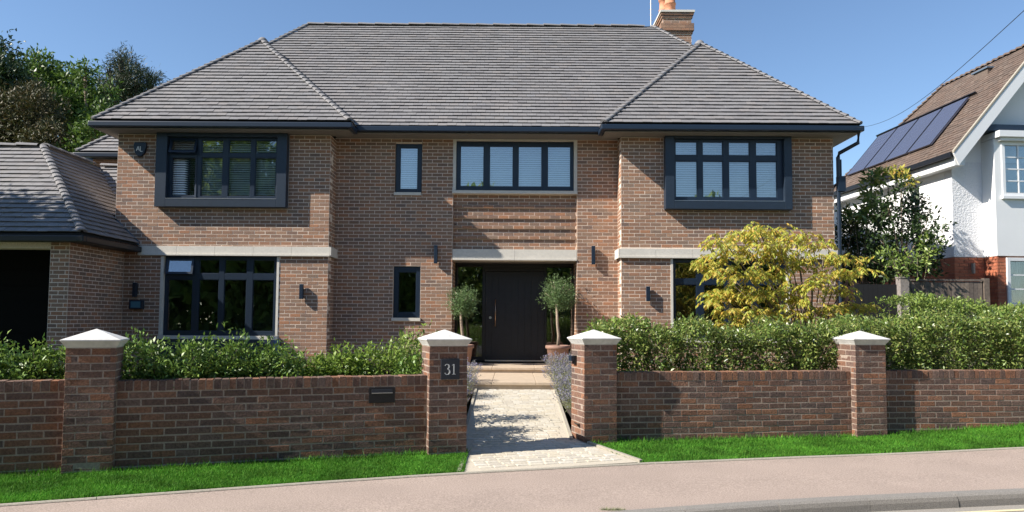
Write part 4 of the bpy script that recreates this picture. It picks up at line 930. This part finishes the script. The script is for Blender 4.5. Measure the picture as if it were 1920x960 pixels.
# roof: eave left at u=-.25, 50 degree pitch, ridge 2.45 in, hip at the back
sl_, rz0 = 1.19, 5.02; ex = -.28; rx = 2.0; zr = rz0+sl_*(rx-ex); vf, vb = -.48, 5.4
Wp = lambda u, v, z: Vector((10.1, 17.0, .5))+Matrix.Rotation(ROT, 3, 'Z') @ Vector((u, v, z))
RP = [(ex,vb,rz0),(ex,vf,rz0),(rx,vf,zr),(rx,vb-2.28,zr)]
mb = MB(); mb.add([Vector(p)-Vector((0,0,.03)) for p in RP], [(0,1,2,3)]); mb.add([(ex,vb,rz0-.03),(rx,vb-2.28,zr-.03),(rx+2.28,vb,rz0-.03)], [(0,1,2)]); mb.add([(rx,vf,zr-.03),(rx+2.28,vf,rz0-.03),(rx+2.28,vb,rz0-.03),(rx,vb-2.28,zr-.03)], [(0,1,2,3)])
nr = npart(mb, 'roof', 'underlay')
tl = roof_plane(RP, g=.10, tw=.165, lift=.016)
def emit_tiles_local(tiles, m, parent, nmax):
    l0 = parent.location.copy(); g, tw, lift = .10, .165, .016; w2 = tw/2-.002
    me = bpy.data.meshes.new('roof_tile'); me.from_pydata([(-w2,0,0),(w2,0,0),(w2,g+.01,-.01),(-w2,g+.01,-.01),(-w2,0,-lift),(w2,0,-lift)], [], [(0,1,2,3),(4,5,1,0)]); me.materials.append(M[m]); mb = MB(); c = 0
    for full, (o, s, v, n, dh), q in sorted(tiles, key=lambda t: t[1][0].y):
        if full and c < nmax:
            ob = bpy.data.objects.new('roof_tile', me); C.objects.link(ob); ob.parent = parent; ob.matrix_basis = Matrix.Translation(o) @ Matrix((s, v, n)).transposed().to_4x4(); c += 1
        else: mb.add(q, [(0,1,2,3),(4,5,1,0),(5,6,2,1),(7,4,0,3)])
    mb.build('roof_tile', m, parent, kind='stuff')
emit_tiles_local(tl, 'rtile', nr, 300)
hm2 = hip_mesh('hip_tile', 'rtile', .20, .08)
def hl(a, b, me, step, name):
    a, b = Vector(a), Vector(b); d = b-a; n = int(d.length/step); d.normalize(); x = d.cross(Vector((0,0,1))).normalized(); z = x.cross(d)
    for i in range(n):
        ob = bpy.data.objects.new(name, me); C.objects.link(ob); ob.parent = nr; ob.matrix_basis = Matrix.Translation(a+d*i*step) @ Matrix((x, d, z)).transposed().to_4x4()
hl((ex,vb,rz0+.02), (rx,vb-2.28,zr+.02), hm2, .16, 'hip_tile'); hl((rx,vb-2.28,zr+.0), (rx,vf,zr+.0), hm2, .2, 'ridge_tile')
# bargeboard on the front verge, eave board, gutter and downpipes
d = Vector((rx-ex, 0, zr-rz0)); mb = MB(); a = Vector((ex-.02, vf-.01, rz0-.05)); dn = Vector((0,0,-.34))
mb.prism([a, a+d*1.0, a+d*1.0+dn, a+dn*.75+Vector((.12,0,0))], (0,-.04,0)); a2 = Vector((rx, vf-.01, zr-.05)); d2 = Vector((rx-ex, 0, -(zr-rz0)))
mb.prism([a2, a2+d2, a2+d2+dn, a2+dn], (0,-.04,0)); npart(mb, 'bargeboard', 'whitep')
mb = MB(); mb.prism([a+Vector((.0,-.05,.02)), a+d+Vector((0,-.05,.02)), a+d+Vector((0,-.05,.07)), a+Vector((0,-.05,.07))], (0,.07,0)); npart(mb, 'verge_mortar', 'edging')
mb = MB(); mb.prism([(.0,-.003,4.9),(.0,-.003,5.28),(rx,-.003,zr-.12),(2*rx,-.003,5.28),(2*rx,-.003,4.9)], (0,.2,0)); npart(mb, 'gable', 'render')
mb = MB(); mb.box(ex+.05, .0, vf+.02, vb, rz0-.30, rz0-.12); mb.box(0.0, 4.0, vf+.02, -.001, rz0-.12, rz0-.10) if False else None; npart(mb, 'eave_board', 'whitep')
mb = MB(); mb.box(ex-.06, ex+.04, vf+.02, vb, rz0-.11, rz0+.0); mb.tube([(ex-.0,1.2,rz0-.1),(ex+.05,1.25,rz0-.35),(-.07,1.25,rz0-.5),(-.07,1.25,.1)], .04, 8); mb.tube([(ex-.0,5.0,rz0-.1),(-.07,5.0,rz0-.45),(-.07,5.0,.1)], .04, 8); npart(mb, 'gutter_and_downpipe', 'black')
# porch-like flat roof over the upper bay window, with its dark beam
mb = MB(); mb.box(.72, 5.5, -.62, -.0, 5.36, 5.50); mb.box(.8, 5.5, -.55, -.42, 5.29, 5.355); npart(mb, 'bay_roof', 'whitep')
mb = MB(); mb.box(.50, 2.0, -.50, -.02, 5.52, 5.66); npart(mb, 'beam', 'navy')
mb = MB(); mb.box(.40, .44, -.08, -.005, 2.32, 2.56); npart(mb, 'vent_cover', 'edging')
# solar panels on the left slope: five in a row, in slope coordinates (v back, t up the slope)
sp = thing('solar_array', 'row of dark solar panels lying on the brown tiled roof', 'solar panels', Wp(ex, 0, rz0)); sp.rotation_euler.z = ROT
ndir = Vector((-(zr-rz0), 0, rx-ex)).normalized(); ud = Vector((rx-ex, 0, zr-rz0)).normalized()
for i in range(4):
    v0 = .75+i*1.0; mb = MB(); a = ud*.55+Vector((0, v0, 0))+ndir*.05; b = ud*1.0*1.55
    mb.prism([a, a+b, a+b+Vector((0,.965,0)), a+Vector((0,.965,0))], ndir*.035); pn = mb.build('solar_panel', 'solar', sp)
    mb = MB(); e = .02
    for q0, q1, w_ in ((a, a+b, Vector((0,e,0))), (a+Vector((0,.945,0)), a+b+Vector((0,.945,0)), Vector((0,e,0)))): mb.prism([q0+ndir*.036, q1+ndir*.036, q1+w_+ndir*.036, q0+w_+ndir*.036], ndir*.004)
    mb.build('panel_frame', 'black', pn)
    mb = MB()
    for k in range(1, 6): q0 = a+Vector((0,.161*k,0)); mb.prism([q0+ndir*.0355, q0+b+ndir*.0355, q0+b+ndir*.0355+Vector((0,.006,0)), q0+ndir*.0355+Vector((0,.006,0))], ndir*.001)
    for k in range(1, 10): q0 = a+b*(k/10); mb.prism([q0+ndir*.0352, q0+ud*.006+ndir*.0352, q0+ud*.006+ndir*.0352+Vector((0,.96,0)), q0+ndir*.0352+Vector((0,.96,0))], ndir*.001)
    mb.build('cell_lines', 'steel', pn)
mb = MB(); a = ud*2.14+Vector((0,.55,0))+ndir*.04; mb.prism([a, a+ud*.03, a+ud*.03+Vector((0,4.3,0)), a+Vector((0,4.3,0))], ndir*.07); mb.build('mounting_rail', 'black', sp)
# little brick stack half sunk in the roof
mb = MB(); mb.box(1.62, 2.0, .9, 1.4, 6.6, 7.45); ns = npart(mb, 'chimney', 'rtile'); mb = MB(); mb.box(1.58, 2.04, .86, 1.44, 7.455, 7.49); npart(mb, 'stack_cap', 'lead', ns)

# ============================================================ FENCES BETWEEN THE HOUSES
fz = thing('side_gate', 'near-black board gate and fence between the two houses', 'gate', (7.6, 15.0, .5))
n = 9
for i in range(n):
    mb = MB(); mb.box(-.72+i*.095, -.72+i*.095+.092, 0, .02, 0, 1.96); mb.build('board', 'fenceb', fz)
mb = MB(); mb.box(-.72, .14, .021, .06, .3, .4); mb.box(-.72, .14, .021, .06, 1.6, 1.7); mb.build('rail', 'fenceb', fz)
pp = thing('timber_post', 'thick grey timber post at the end of the side fence', 'post', (7.83, 14.95, .5)); mb = MB(); mb.box(-.09, .09, -.09, .09, 0, 2.08); mb.build('post', 'postwood', pp, bevel=.006); mb = MB(); mb.box(-.10, .10, -.10, .10, 2.081, 2.11); mb.build('post_cap', 'postwood', pp)
f2 = thing('timber_fence', 'brown timber fence panel of upright boards below the white house', 'fence', (8.0, 15.1, .5))
for i in range(17):
    mb = MB(); x0 = i*.09; mb.box(x0, x0+.084, random.uniform(0,.006), .022, 0, 2.02+random.uniform(-.01,.01)); mb.build('board', 'fence', f2)
mb = MB(); mb.box(-.02, 1.56, -.012, .04, 2.04, 2.08); mb.build('top_rail', 'fence', f2); mb = MB(); mb.box(1.55, 1.66, -.02, .09, 0, 2.1); mb.build('post', 'fence', f2)

# ============================================================ PLANTS
def R(a): return a
# shrubs behind the left walls, one after another
def shrub(label, blobs, n, L, m='laurel', base=None, group=None, **k):
    b = base or (blobs[0][0][0], blobs[0][0][1], .42)
    return tree('shrub', label, 'shrub', b, blobs, n, L, m, r0=.03, twig=.07, per=7, trunk_to=.25, group=group, **k)
g1 = 'glossy shrubs behind the left garden wall'
def rowshrub(label, x0, x1, tops, m='laurel', n=2600, y0=.55, group=g1, L=.056):
    """x0..x1 photo columns; tops: (column, row) of the bumps of the outline"""
    bl = []
    for (px, py) in tops:
        Y = interp(WALL, (px-960)*8.6/1400)+y0+random.uniform(0, .15); p = at(px, py, Y); h = max(.18, (p.z-.85)*.55)
        bl.append(((p.x, Y, p.z-h*.95), (.17, .24, h))); bl.append(((p.x, Y+.1, .85), (.22, .28, .35)))
    return shrub(label, bl, int(n*1.9), L, m, group=group)
rowshrub('glossy shrub at the left edge behind the wall', -60, 60, [(-40,650),(0,648),(40,650)])
rowshrub('glossy shrub just left of the leftmost pillar', 60, 130, [(70,644),(102,648),(126,645)], n=2200)
rowshrub('glossy green shrub just right of the leftmost pillar', 235, 300, [(245,636),(262,630),(285,648),(300,644)], n=2400)
rowshrub('shrub with upright shoots below the lower left window', 330, 420, [(335,645),(358,634),(372,632),(395,660)], n=2200)
rowshrub('taller bronze tipped shrub in the middle below the lower left window', 410, 450, [(420,640),(432,626),(450,636)], n=1800)
rowshrub('glossy shrub below the right end of the lower left window', 460, 530, [(470,650),(492,655),(510,640),(536,650),(545,660)], n=2400)
rowshrub('low lime green shrub at the foot of the left wing corner', 560, 650, [(565,690),(590,672),(605,668),(630,668),(655,664)], 'lime', n=2400, y0=.8, L=.06)
rowshrub('shrub with pointed shoots left of the slate plaque pillar', 640, 730, [(645,645),(660,668),(690,650),(715,655),(738,650)], 'lime', n=2500, y0=.8)
rowshrub('pale leafed airy shrub beside the slate plaque pillar', 730, 800, [(735,640),(755,628),(775,632),(785,660)], 'hedge2', n=2200, y0=1.0)
rowshrub('dark glossy shrub tucked against the slate plaque pillar', 760, 800, [(770,668),(790,662)], 'laurel', n=1300, y0=.5)
rowshrub('yellow green sprig rising behind the slate plaque pillar', 790, 830, [(800,622),(815,620),(825,628)], 'lime', n=700, y0=1.7)
# hedges on the right
def hedge(label, line, depth, tops, n, m, L=.065, z0=.5, group=None, bump=.08):
    t = thing('hedge', label, 'hedge', (line[0][0], line[0][1], .42), group); zt = lambda x: interp(tops, x)
    P, A = hedge_points(line, depth, z0, zt, n, bump); l = np.array(t.location)
    leaf_mesh('foliage', P-l, A, L*(.7+.6*rng.random(len(P))), m, t, width=.36)
    mb = MB(); a, b = Vector((*line[0], 0)), Vector((*line[1], 0)); u = (b-a).normalized(); q = Vector((-u.y, u.x, 0)); k = int((b-a).length/.12)
    for i in range(k):
        p = a+u*(i+.5)*.12+q*(.15+random.random()*(depth-.2)); h = zt(p.x)-.1
        mb.tube([p+Vector((0,0,z0-.1)), p+Vector((random.uniform(-.06,.06), 0, (h-z0)*.5+z0)), p+Vector((random.uniform(-.12,.12), random.uniform(-.05,.05), h))], [.012,.009,.004], 4)
    local(mb, t).build('stems', 'dbark', t); return t
def tz(pts, Y): return [(at(px, py, Y).x, at(px, py, Y).z) for px, py in pts]
hedge('mid green hedge right of the path pillar, below the right wing', ((1.15, 10.0), (4.8, 10.42)), .8, tz([(1120,622),(1150,614),(1190,608),(1215,628),(1235,612),(1270,616),(1330,612),(1400,620),(1450,612),(1480,616),(1520,618),(1560,606),(1600,602)], 10.3), 30000, 'hedge', .058, group='garden hedges on the right')
hedge('dense leafy hedge right of the rightmost pillar', ((4.9, 10.5), (9.5, 10.95)), 1.0, tz([(1600,606),(1640,604),(1680,612),(1700,600),(1760,596),(1850,602),(1920,596),(2100,598)], 10.6), 38000, 'hedge', .058, group='garden hedges on the right', bump=.07)
hedge('taller pale clipped hedge in front of the white house', ((6.75, 12.9), (11.5, 13.0)), .9, tz([(1690,560),(1720,556),(1790,560),(1860,572),(1920,577),(2100,582)], 13), 26000, 'hedge2', .060, group='garden hedges on the right', bump=.05)
P_ = []
tree('shrub', 'yellow green sprays behind the pillar right of the path', 'shrub', (1.25, 10.4, .42), [((1.35,10.6,1.5),(.3,.25,.2)), ((1.75,10.7,1.52),(.25,.25,.22))], 900, .07, 'lime', r0=.02, twig=.07, per=7)
# yellow autumn shrub, many stems fanning from one foot
def autumn():
    base = Vector((5.05, 12.7, .5)); t = thing('autumn_shrub', 'tall many-stemmed shrub with yellow and orange drooping leaflets', 'shrub', base)
    T = [(1415,428,30,14),(1380,440,36,16),(1345,452,26,14),(1450,432,34,16),(1490,440,36,16),(1530,456,30,14),(1400,470,44,20),(1360,478,30,14),(1440,470,42,20),(1480,478,40,18),(1320,492,26,14),(1350,505,34,16),(1395,510,44,22),(1440,510,42,20),(1500,496,36,18),(1545,480,34,14),
         (1590,482,36,13),(1560,510,30,14),(1600,505,22,12),(1520,530,36,18),(1470,545,40,22),(1420,548,44,22),(1375,545,38,18),(1345,550,26,14),(1385,580,40,18),(1350,562,24,12),(1430,585,40,20),(1480,585,34,18),(1360,605,34,12),(1400,608,38,12),(1590,570,36,10),(1560,575,24,12),(1615,572,18,10),(1530,580,26,16),(1580,540,20,14),(1500,560,30,18),(1455,455,40,14),(1570,598,22,10)]
    mb = MB(); PP = []; AA = []; LL = []
    for px, py, rx_, ry_ in T:
        Y = 12.6+random.uniform(-.65, .65); p = at(px, py, Y); sc = Y/1400; c = Vector((p.x, Y, p.z))
        side = c-base; q = base+Vector((side.x*.35, side.y*.35, side.z*.55)); m_ = c+Vector((-side.x*.08, 0, -.05))
        mb.tube([base+Vector((random.uniform(-.06,.06),random.uniform(-.05,.05),0)), q, m_, c+Vector((rx_*sc*.4*(1 if side.x > 0 else -1),0,-.02))], [.017,.012,.008,.004], 5)
        nl = int(6+rx_*ry_/60)
        for _ in range(int(nl*1.6)):       # compound leaves: a drooping rib with paired leaflets
            d = Vector((random.gauss(0,.55), random.gauss(0,.5), random.gauss(0,.32))); o = c+Vector((d.x*rx_*sc, d.y*.3, d.z*ry_*sc))
            a = random.uniform(0, 6.28); dr = Vector((math.cos(a), math.sin(a)*.8, .25)).normalized(); Lr = random.uniform(.16, .27)
            prev = o; pts = []
            for k in range(6):
                dr = (dr+Vector((0,0,-.22))).normalized(); nx = prev+dr*Lr/6; pts.append((nx, dr.copy())); prev = nx
            for pt, dd in pts:
                sd = dd.cross(Vector((0,0,1))).normalized()
                for s in (-1, 1):
                    PP.append(pt); AA.append(sd*s+dd*.7+Vector((0,0,-.75+random.uniform(-.3,.2)))); LL.append(random.uniform(.065,.105))
    local(mb, t).build('stems', 'bark', t, smooth=True); l = np.array(base)
    P = np.array([tuple(p) for p in PP])-l; A = np.array([tuple(a) for a in AA]); L = np.array(LL)
    idx = np.argsort(-L*(1+.0*L)); front = idx[:300]; rest = idx[300:]
    leaf_mesh('foliage', P[rest], A[rest], L[rest], 'yellowleaf', t, width=.32)
    lib = []
    for _ in range(4):
        me = bpy.data.meshes.new('leaflet'); f_ = random.uniform(.02,.06); me.from_pydata([(0,0,0),(.45,.16,f_),(1,0,-.08),(.45,-.16,f_)], [], [(0,1,2,3)]); me.materials.append(M['yellowleaf']); lib.append(me)
    for i in front:
        o = bpy.data.objects.new('leaflet', random.choice(lib)); C.objects.link(o); o.parent = t; a = Vector(A[i]).normalized()
        o.matrix_basis = Matrix.Translation(Vector(P[i])) @ a.to_track_quat('X', 'Z').to_matrix().to_4x4() @ Matrix.Rotation(random.uniform(-1,1), 4, 'X') @ Matrix.Scale(float(L[i]), 4)
autumn()
# olive trees in pots
def olive(x, y, label, top, r, plabel):
    p = thing('plant_pot', plabel, 'plant pot', (x, y, .73), 'terracotta pots by the front door')
    mb = MB(); mb.lathe((0,0,0), [(.0,.0),(.17,.0),(.185,.02),(.235,.36),(.262,.37),(.268,.385),(.265,.43),(.245,.44),(.235,.42),(.23,.38),(.0,.38)], 32); mb.build('pot', 'pot', p, smooth=True)
    mb = MB(); mb.lathe((0,0,.385), [(.235,0),(.12,.015),(0,.02)], 20); mb.build('soil', 'potsoil', p)
    t = thing('olive_tree', label, 'olive tree', (x, y, 1.11), 'potted olive trees by the front door'); z = top-r*1.05
    mb = MB(); mb.tube([(0,0,0),(.015,0,.25),(-.012,.01,.5),(-.03,.0,z-1.11-r*.55)], [.038,.032,.03,.026], 9)
    for _ in range(12):
        d = Vector((random.gauss(0,1), random.gauss(0,1), abs(random.gauss(.2,1)))).normalized(); e = Vector((0,0,z-1.11))+d*r*.8; s0 = Vector((-.03,0,z-1.11-r*.6)); mb.tube([s0, s0.lerp(e,.5)+Vector((0,0,.03)), e], [.014,.009,.004], 4)
    mb.build('trunk', 'pbark', t, smooth=True)
    P, A = clump_points([((0,0,z-1.11), (r,r,r*.98)), ((r*.25,-.05,z-1.11-r*.3),(r*.75,r*.7,r*.6))], 7000, .06, 9, .15)
    leaf_mesh('crown', P, A, .042*(.7+.6*rng.random(len(P))), 'olive', t, width=.28, fold=.04)
olive(-1.06, 15.92, 'potted olive tree left of the front door, half in shade', 2.42, .33, 'terracotta pot of the left olive tree, half hidden by the pillar')
olive(.985, 15.90, 'potted olive tree right of the front door with round sunlit crown', 2.66, .38, 'terracotta pot of the right olive tree on the top step')
# lavender along the path
def lavender(x, y, z, r, h, label, n=420):
    t = thing('lavender_bush', label, 'lavender', (x, y, z), 'lavender bushes beside the path')
    a = rng.random(n)*6.283; rr = r*.45*np.sqrt(rng.random(n)); b = np.stack([np.cos(a)*rr, np.sin(a)*rr, 0*a], 1)
    d = norm(np.stack([np.cos(a)*rr/r*1.5+rng.normal(size=n)*.22, np.sin(a)*rr/r*1.5+rng.normal(size=n)*.22, np.ones(n)], 1)); L = h*(.6+.4*rng.random(n)); T = b+d*L[:, None]
    sd = norm(rng.normal(size=(n, 3)))*.003; V = np.stack([b-sd, b+sd, T], 1).reshape(-1, 3); mesh_np('stems', V, np.arange(n*3).reshape(-1, 3), 'lavstem', t)
    P = np.repeat(b, 9, 0)+np.repeat(d*L[:, None], 9, 0)*(rng.random((n*9, 1))*.9+.05); A = rng.normal(size=(n*9, 3))+np.repeat(d, 9, 0)*1.2
    leaf_mesh('leaves', P, A, .035*(.6+.8*rng.random(len(P))), 'lavstem', t, width=.16)
    P = np.repeat(T, 7, 0)-np.repeat(d, 7, 0)*rng.random((n*7, 1))*.07; A = rng.normal(size=(n*7, 3))+np.repeat(d, 7, 0)
    leaf_mesh('flowers', P, A, .014+.008*rng.random(len(P)), 'lav', t, width=.7)
for i, (x, y, r, h, lb_) in enumerate([(.98, 14.6, .28, .50, 'pale lavender bush beside the stone steps at the right'), (.95, 13.2, .30, .50, 'lavender bush at the foot of the steps on the right'), (.98, 12.1, .27, .48, 'lavender bush right of the path, half way up'), (1.0, 11.0, .25, .45, 'greener lavender bush right of the path near the pillar'),
                                   (-.92, 13.2, .26, .55, 'lavender bush left of the path by the lower step'), (-.90, 12.3, .26, .48, 'lavender bush left of the path, half way up'), (-.92, 11.3, .25, .42, 'lavender bush left of the path behind the plaque pillar'), (-.90, 10.3, .22, .36, 'lavender bush left of the path nearest the gate')]):
    lavender(x, y, pz(y)-.02, r, h, lb_)
tree('shrub', 'small bright climber beside the pillar right of the path', 'shrub', (1.08, 10.6, .4), [((1.06,10.5,1.28),(.10,.12,.22)), ((1.02,10.5,1.02),(.10,.12,.2))], 700, .05, 'lime', r0=.015, twig=.05, per=6)
# evergreen tree and climbers in front of the white house
Y = 15.6
def bl(lst, Y, dy=.5, sc=1.0):
    out = []
    for px, py, rx_, ry_ in lst:
        y = Y+random.uniform(-dy, dy); p = at(px, py, y); out.append(((p.x, y, p.z), (rx_*y/1400*sc, rx_*y/1400*.8*sc, ry_*y/1400*sc)))
    return out
tree('evergreen_tree', 'young evergreen tree on a thin trunk before the white wall', 'tree', (8.15, 15.6, .5), bl([(1690,355,22,22),(1665,390,28,26),(1715,385,24,24),(1690,420,44,30),(1650,450,34,30),(1735,430,30,30),(1700,470,48,30),(1655,500,34,26),(1745,475,28,28),(1720,505,36,18)], 15.6, .35), 3900, .10, 'darkleaf', r0=.045, twig=.13, per=8, trunk_to=.75, width=.42)
tree('shrub', 'bright green young shoots low in front of the evergreen tree', 'shrub', (8.2, 15.0, .5), bl([(1670,480,28,14),(1720,482,30,16),(1700,500,30,12),(1745,460,22,20)], 15.0, .15), 520, .085, 'hedge2', r0=.02, twig=.12, per=7)
tree('shrub', 'tall plant with drooping palmate leaves left of the evergreen tree', 'shrub', (7.55, 16.2, .5), bl([(1636,335,14,16),(1630,360,10,12),(1600,400,18,10),(1625,395,16,18),(1650,410,14,20)], 16.2, .2), 520, .20, 'hedge', r0=.03, twig=.10, per=8, droop=.05, width=.3)
tree('shrub', 'orange tinted sprays at the top of the evergreen tree', 'shrub', (8.2, 16.4, .5), bl([(1685,325,20,10),(1700,338,14,10),(1665,330,12,8)], 16.2, .15), 260, .10, 'yellowleaf', r0=.02, twig=.1, per=7)
tree('shrub', 'dark dense bush in the gap beside the right wing', 'shrub', (7.4, 17.5, .5), bl([(1590,440,26,26),(1620,470,34,30),(1590,500,26,24),(1640,510,34,20),(1600,420,16,16)], 17.3, .4), 3600, .10, 'darkleaf', r0=.04, twig=.12, per=8)
# trees behind the garage
tree('conifer_tree', 'big dark conifer with brown tinted foliage above the garage roof', 'tree', (-16.6, 25, 0), bl([(20,230,62,60),(70,230,52,60),(90,270,46,44),(40,290,70,50),(60,190,36,34),(110,300,34,30),(10,300,60,60)], 25, 1.2), 21000, .15, 'brownleaf', bark='dbark', r0=.3, twig=.22, per=12, shell=.6, width=.3)
tree('oak_tree', 'tall very dark tree at the left edge of the picture', 'tree', (-19, 27.5, 0), bl([(0,120,38,46),(-30,170,60,80),(20,150,36,40),(10,190,50,50),(60,185,30,30),(-20,240,60,60)], 27.5, 1.2), 13000, .17, 'darkleaf', bark='dbark', r0=.35, twig=.3, per=10)
tree('birch_tree', 'bright green airy tree between the conifers', 'tree', (-17.3, 31, 0), bl([(70,120,22,22),(95,150,34,28),(130,165,36,34),(160,140,16,26),(150,200,44,40),(185,225,30,34),(110,210,44,40),(160,250,40,40),(195,265,24,20),(205,175,14,12),(170,280,44,26),(60,150,24,24)], 31, 1.5), 15000, .19, 'greenleaf', r0=.28, twig=.35, per=9, trunk_to=.4)
tree('pine_tree', 'dark open crowned pine rising behind the left roof slope', 'tree', (-20.5, 40, 0), bl([(228,112,18,14),(240,130,26,18),(205,130,12,8),(255,150,34,18),(285,148,20,12),(215,160,28,16),(190,162,12,14),(235,175,34,16),(205,185,24,14),(260,175,24,12)], 40, 1.2), 9000, .26, 'pine', bark='dbark', r0=.35, twig=.35, per=12, width=.14)
tree('birch_tree', 'leafy branches just left of the roof corner', 'tree', (-14.2, 24, 0), bl([(180,240,26,18),(165,262,30,18),(150,285,30,14),(195,232,14,10)], 24, .6), 2600, .15, 'greenleaf', r0=.15, twig=.2, per=9)
# off-frame tree on the left that throws the dappled shade on the garage, and the trees across the road that the windows mirror
tree('lime_tree', 'street tree just left of the picture, shading the garage', 'tree', (-15.2, 11.2, .1), [((-14.2,11.7,7.2),(1.5,1.2,1.2)), ((-13.0,12.0,6.1),(1.2,1.1,1.0)), ((-15.4,11.3,8.0),(1.5,1.0,1.0)), ((-15.0,12.0,6.2),(1.6,1.3,1.2)), ((-17.0,11.6,7.4),(1.7,1.5,1.4)), ((-14.0,11.2,4.9),(1.4,1.2,1.0))], 9500, .22, 'greenleaf', r0=.22, twig=.4, per=9, trunk_to=.35, shell=.2)
opp = []
for i, (x, y, s) in enumerate([(-23,-7,1.5),(-15,-8,1.6),(-8,-8,1.15),(-2,-8,1.3),(4,-7.5,1.25),(10,-8,1.2),(16,-7.5,1.2),(23,-8,1.3)]):
    if not opp:
        t0 = tree('lime_tree', 'leafy tree across the road, mirrored in the windows', 'tree', (0,0,0), [((0,0,3.2),(2.6,2,2.2)), ((1.8,.3,2.2),(2,1.6,1.8)), ((-1.8,-.3,2.3),(2,1.6,1.8)), ((.3,0,5.0),(1.8,1.5,1.5)), ((-.6,.2,1.2),(3.2,1.5,1.2)), ((2.4,0,1.2),(2.2,1.5,1.3))], 11000, .36, 'farleaf', r0=.2, twig=.5, per=9, group='trees across the road', shell=.3); t = t0
    else:
        t = t0.copy(); C.objects.link(t)
        for ch in t0.children: c2 = ch.copy(); C.objects.link(c2); c2.parent = t
    t['label'] = 'leafy tree across the road, '+['leftmost of the row','second from the left of the row','third from the left of the row','fourth of the row, facing the wall','fifth of the row, facing the path','third from the right of the row','second from the right of the row','rightmost of the row'][i]; t.location = (x, y, 0); t.scale = (s, s, s*(1.25 if x < -10 else 1)); opp.append(t)
fix_normals([m for l in UB.values() for m in l])
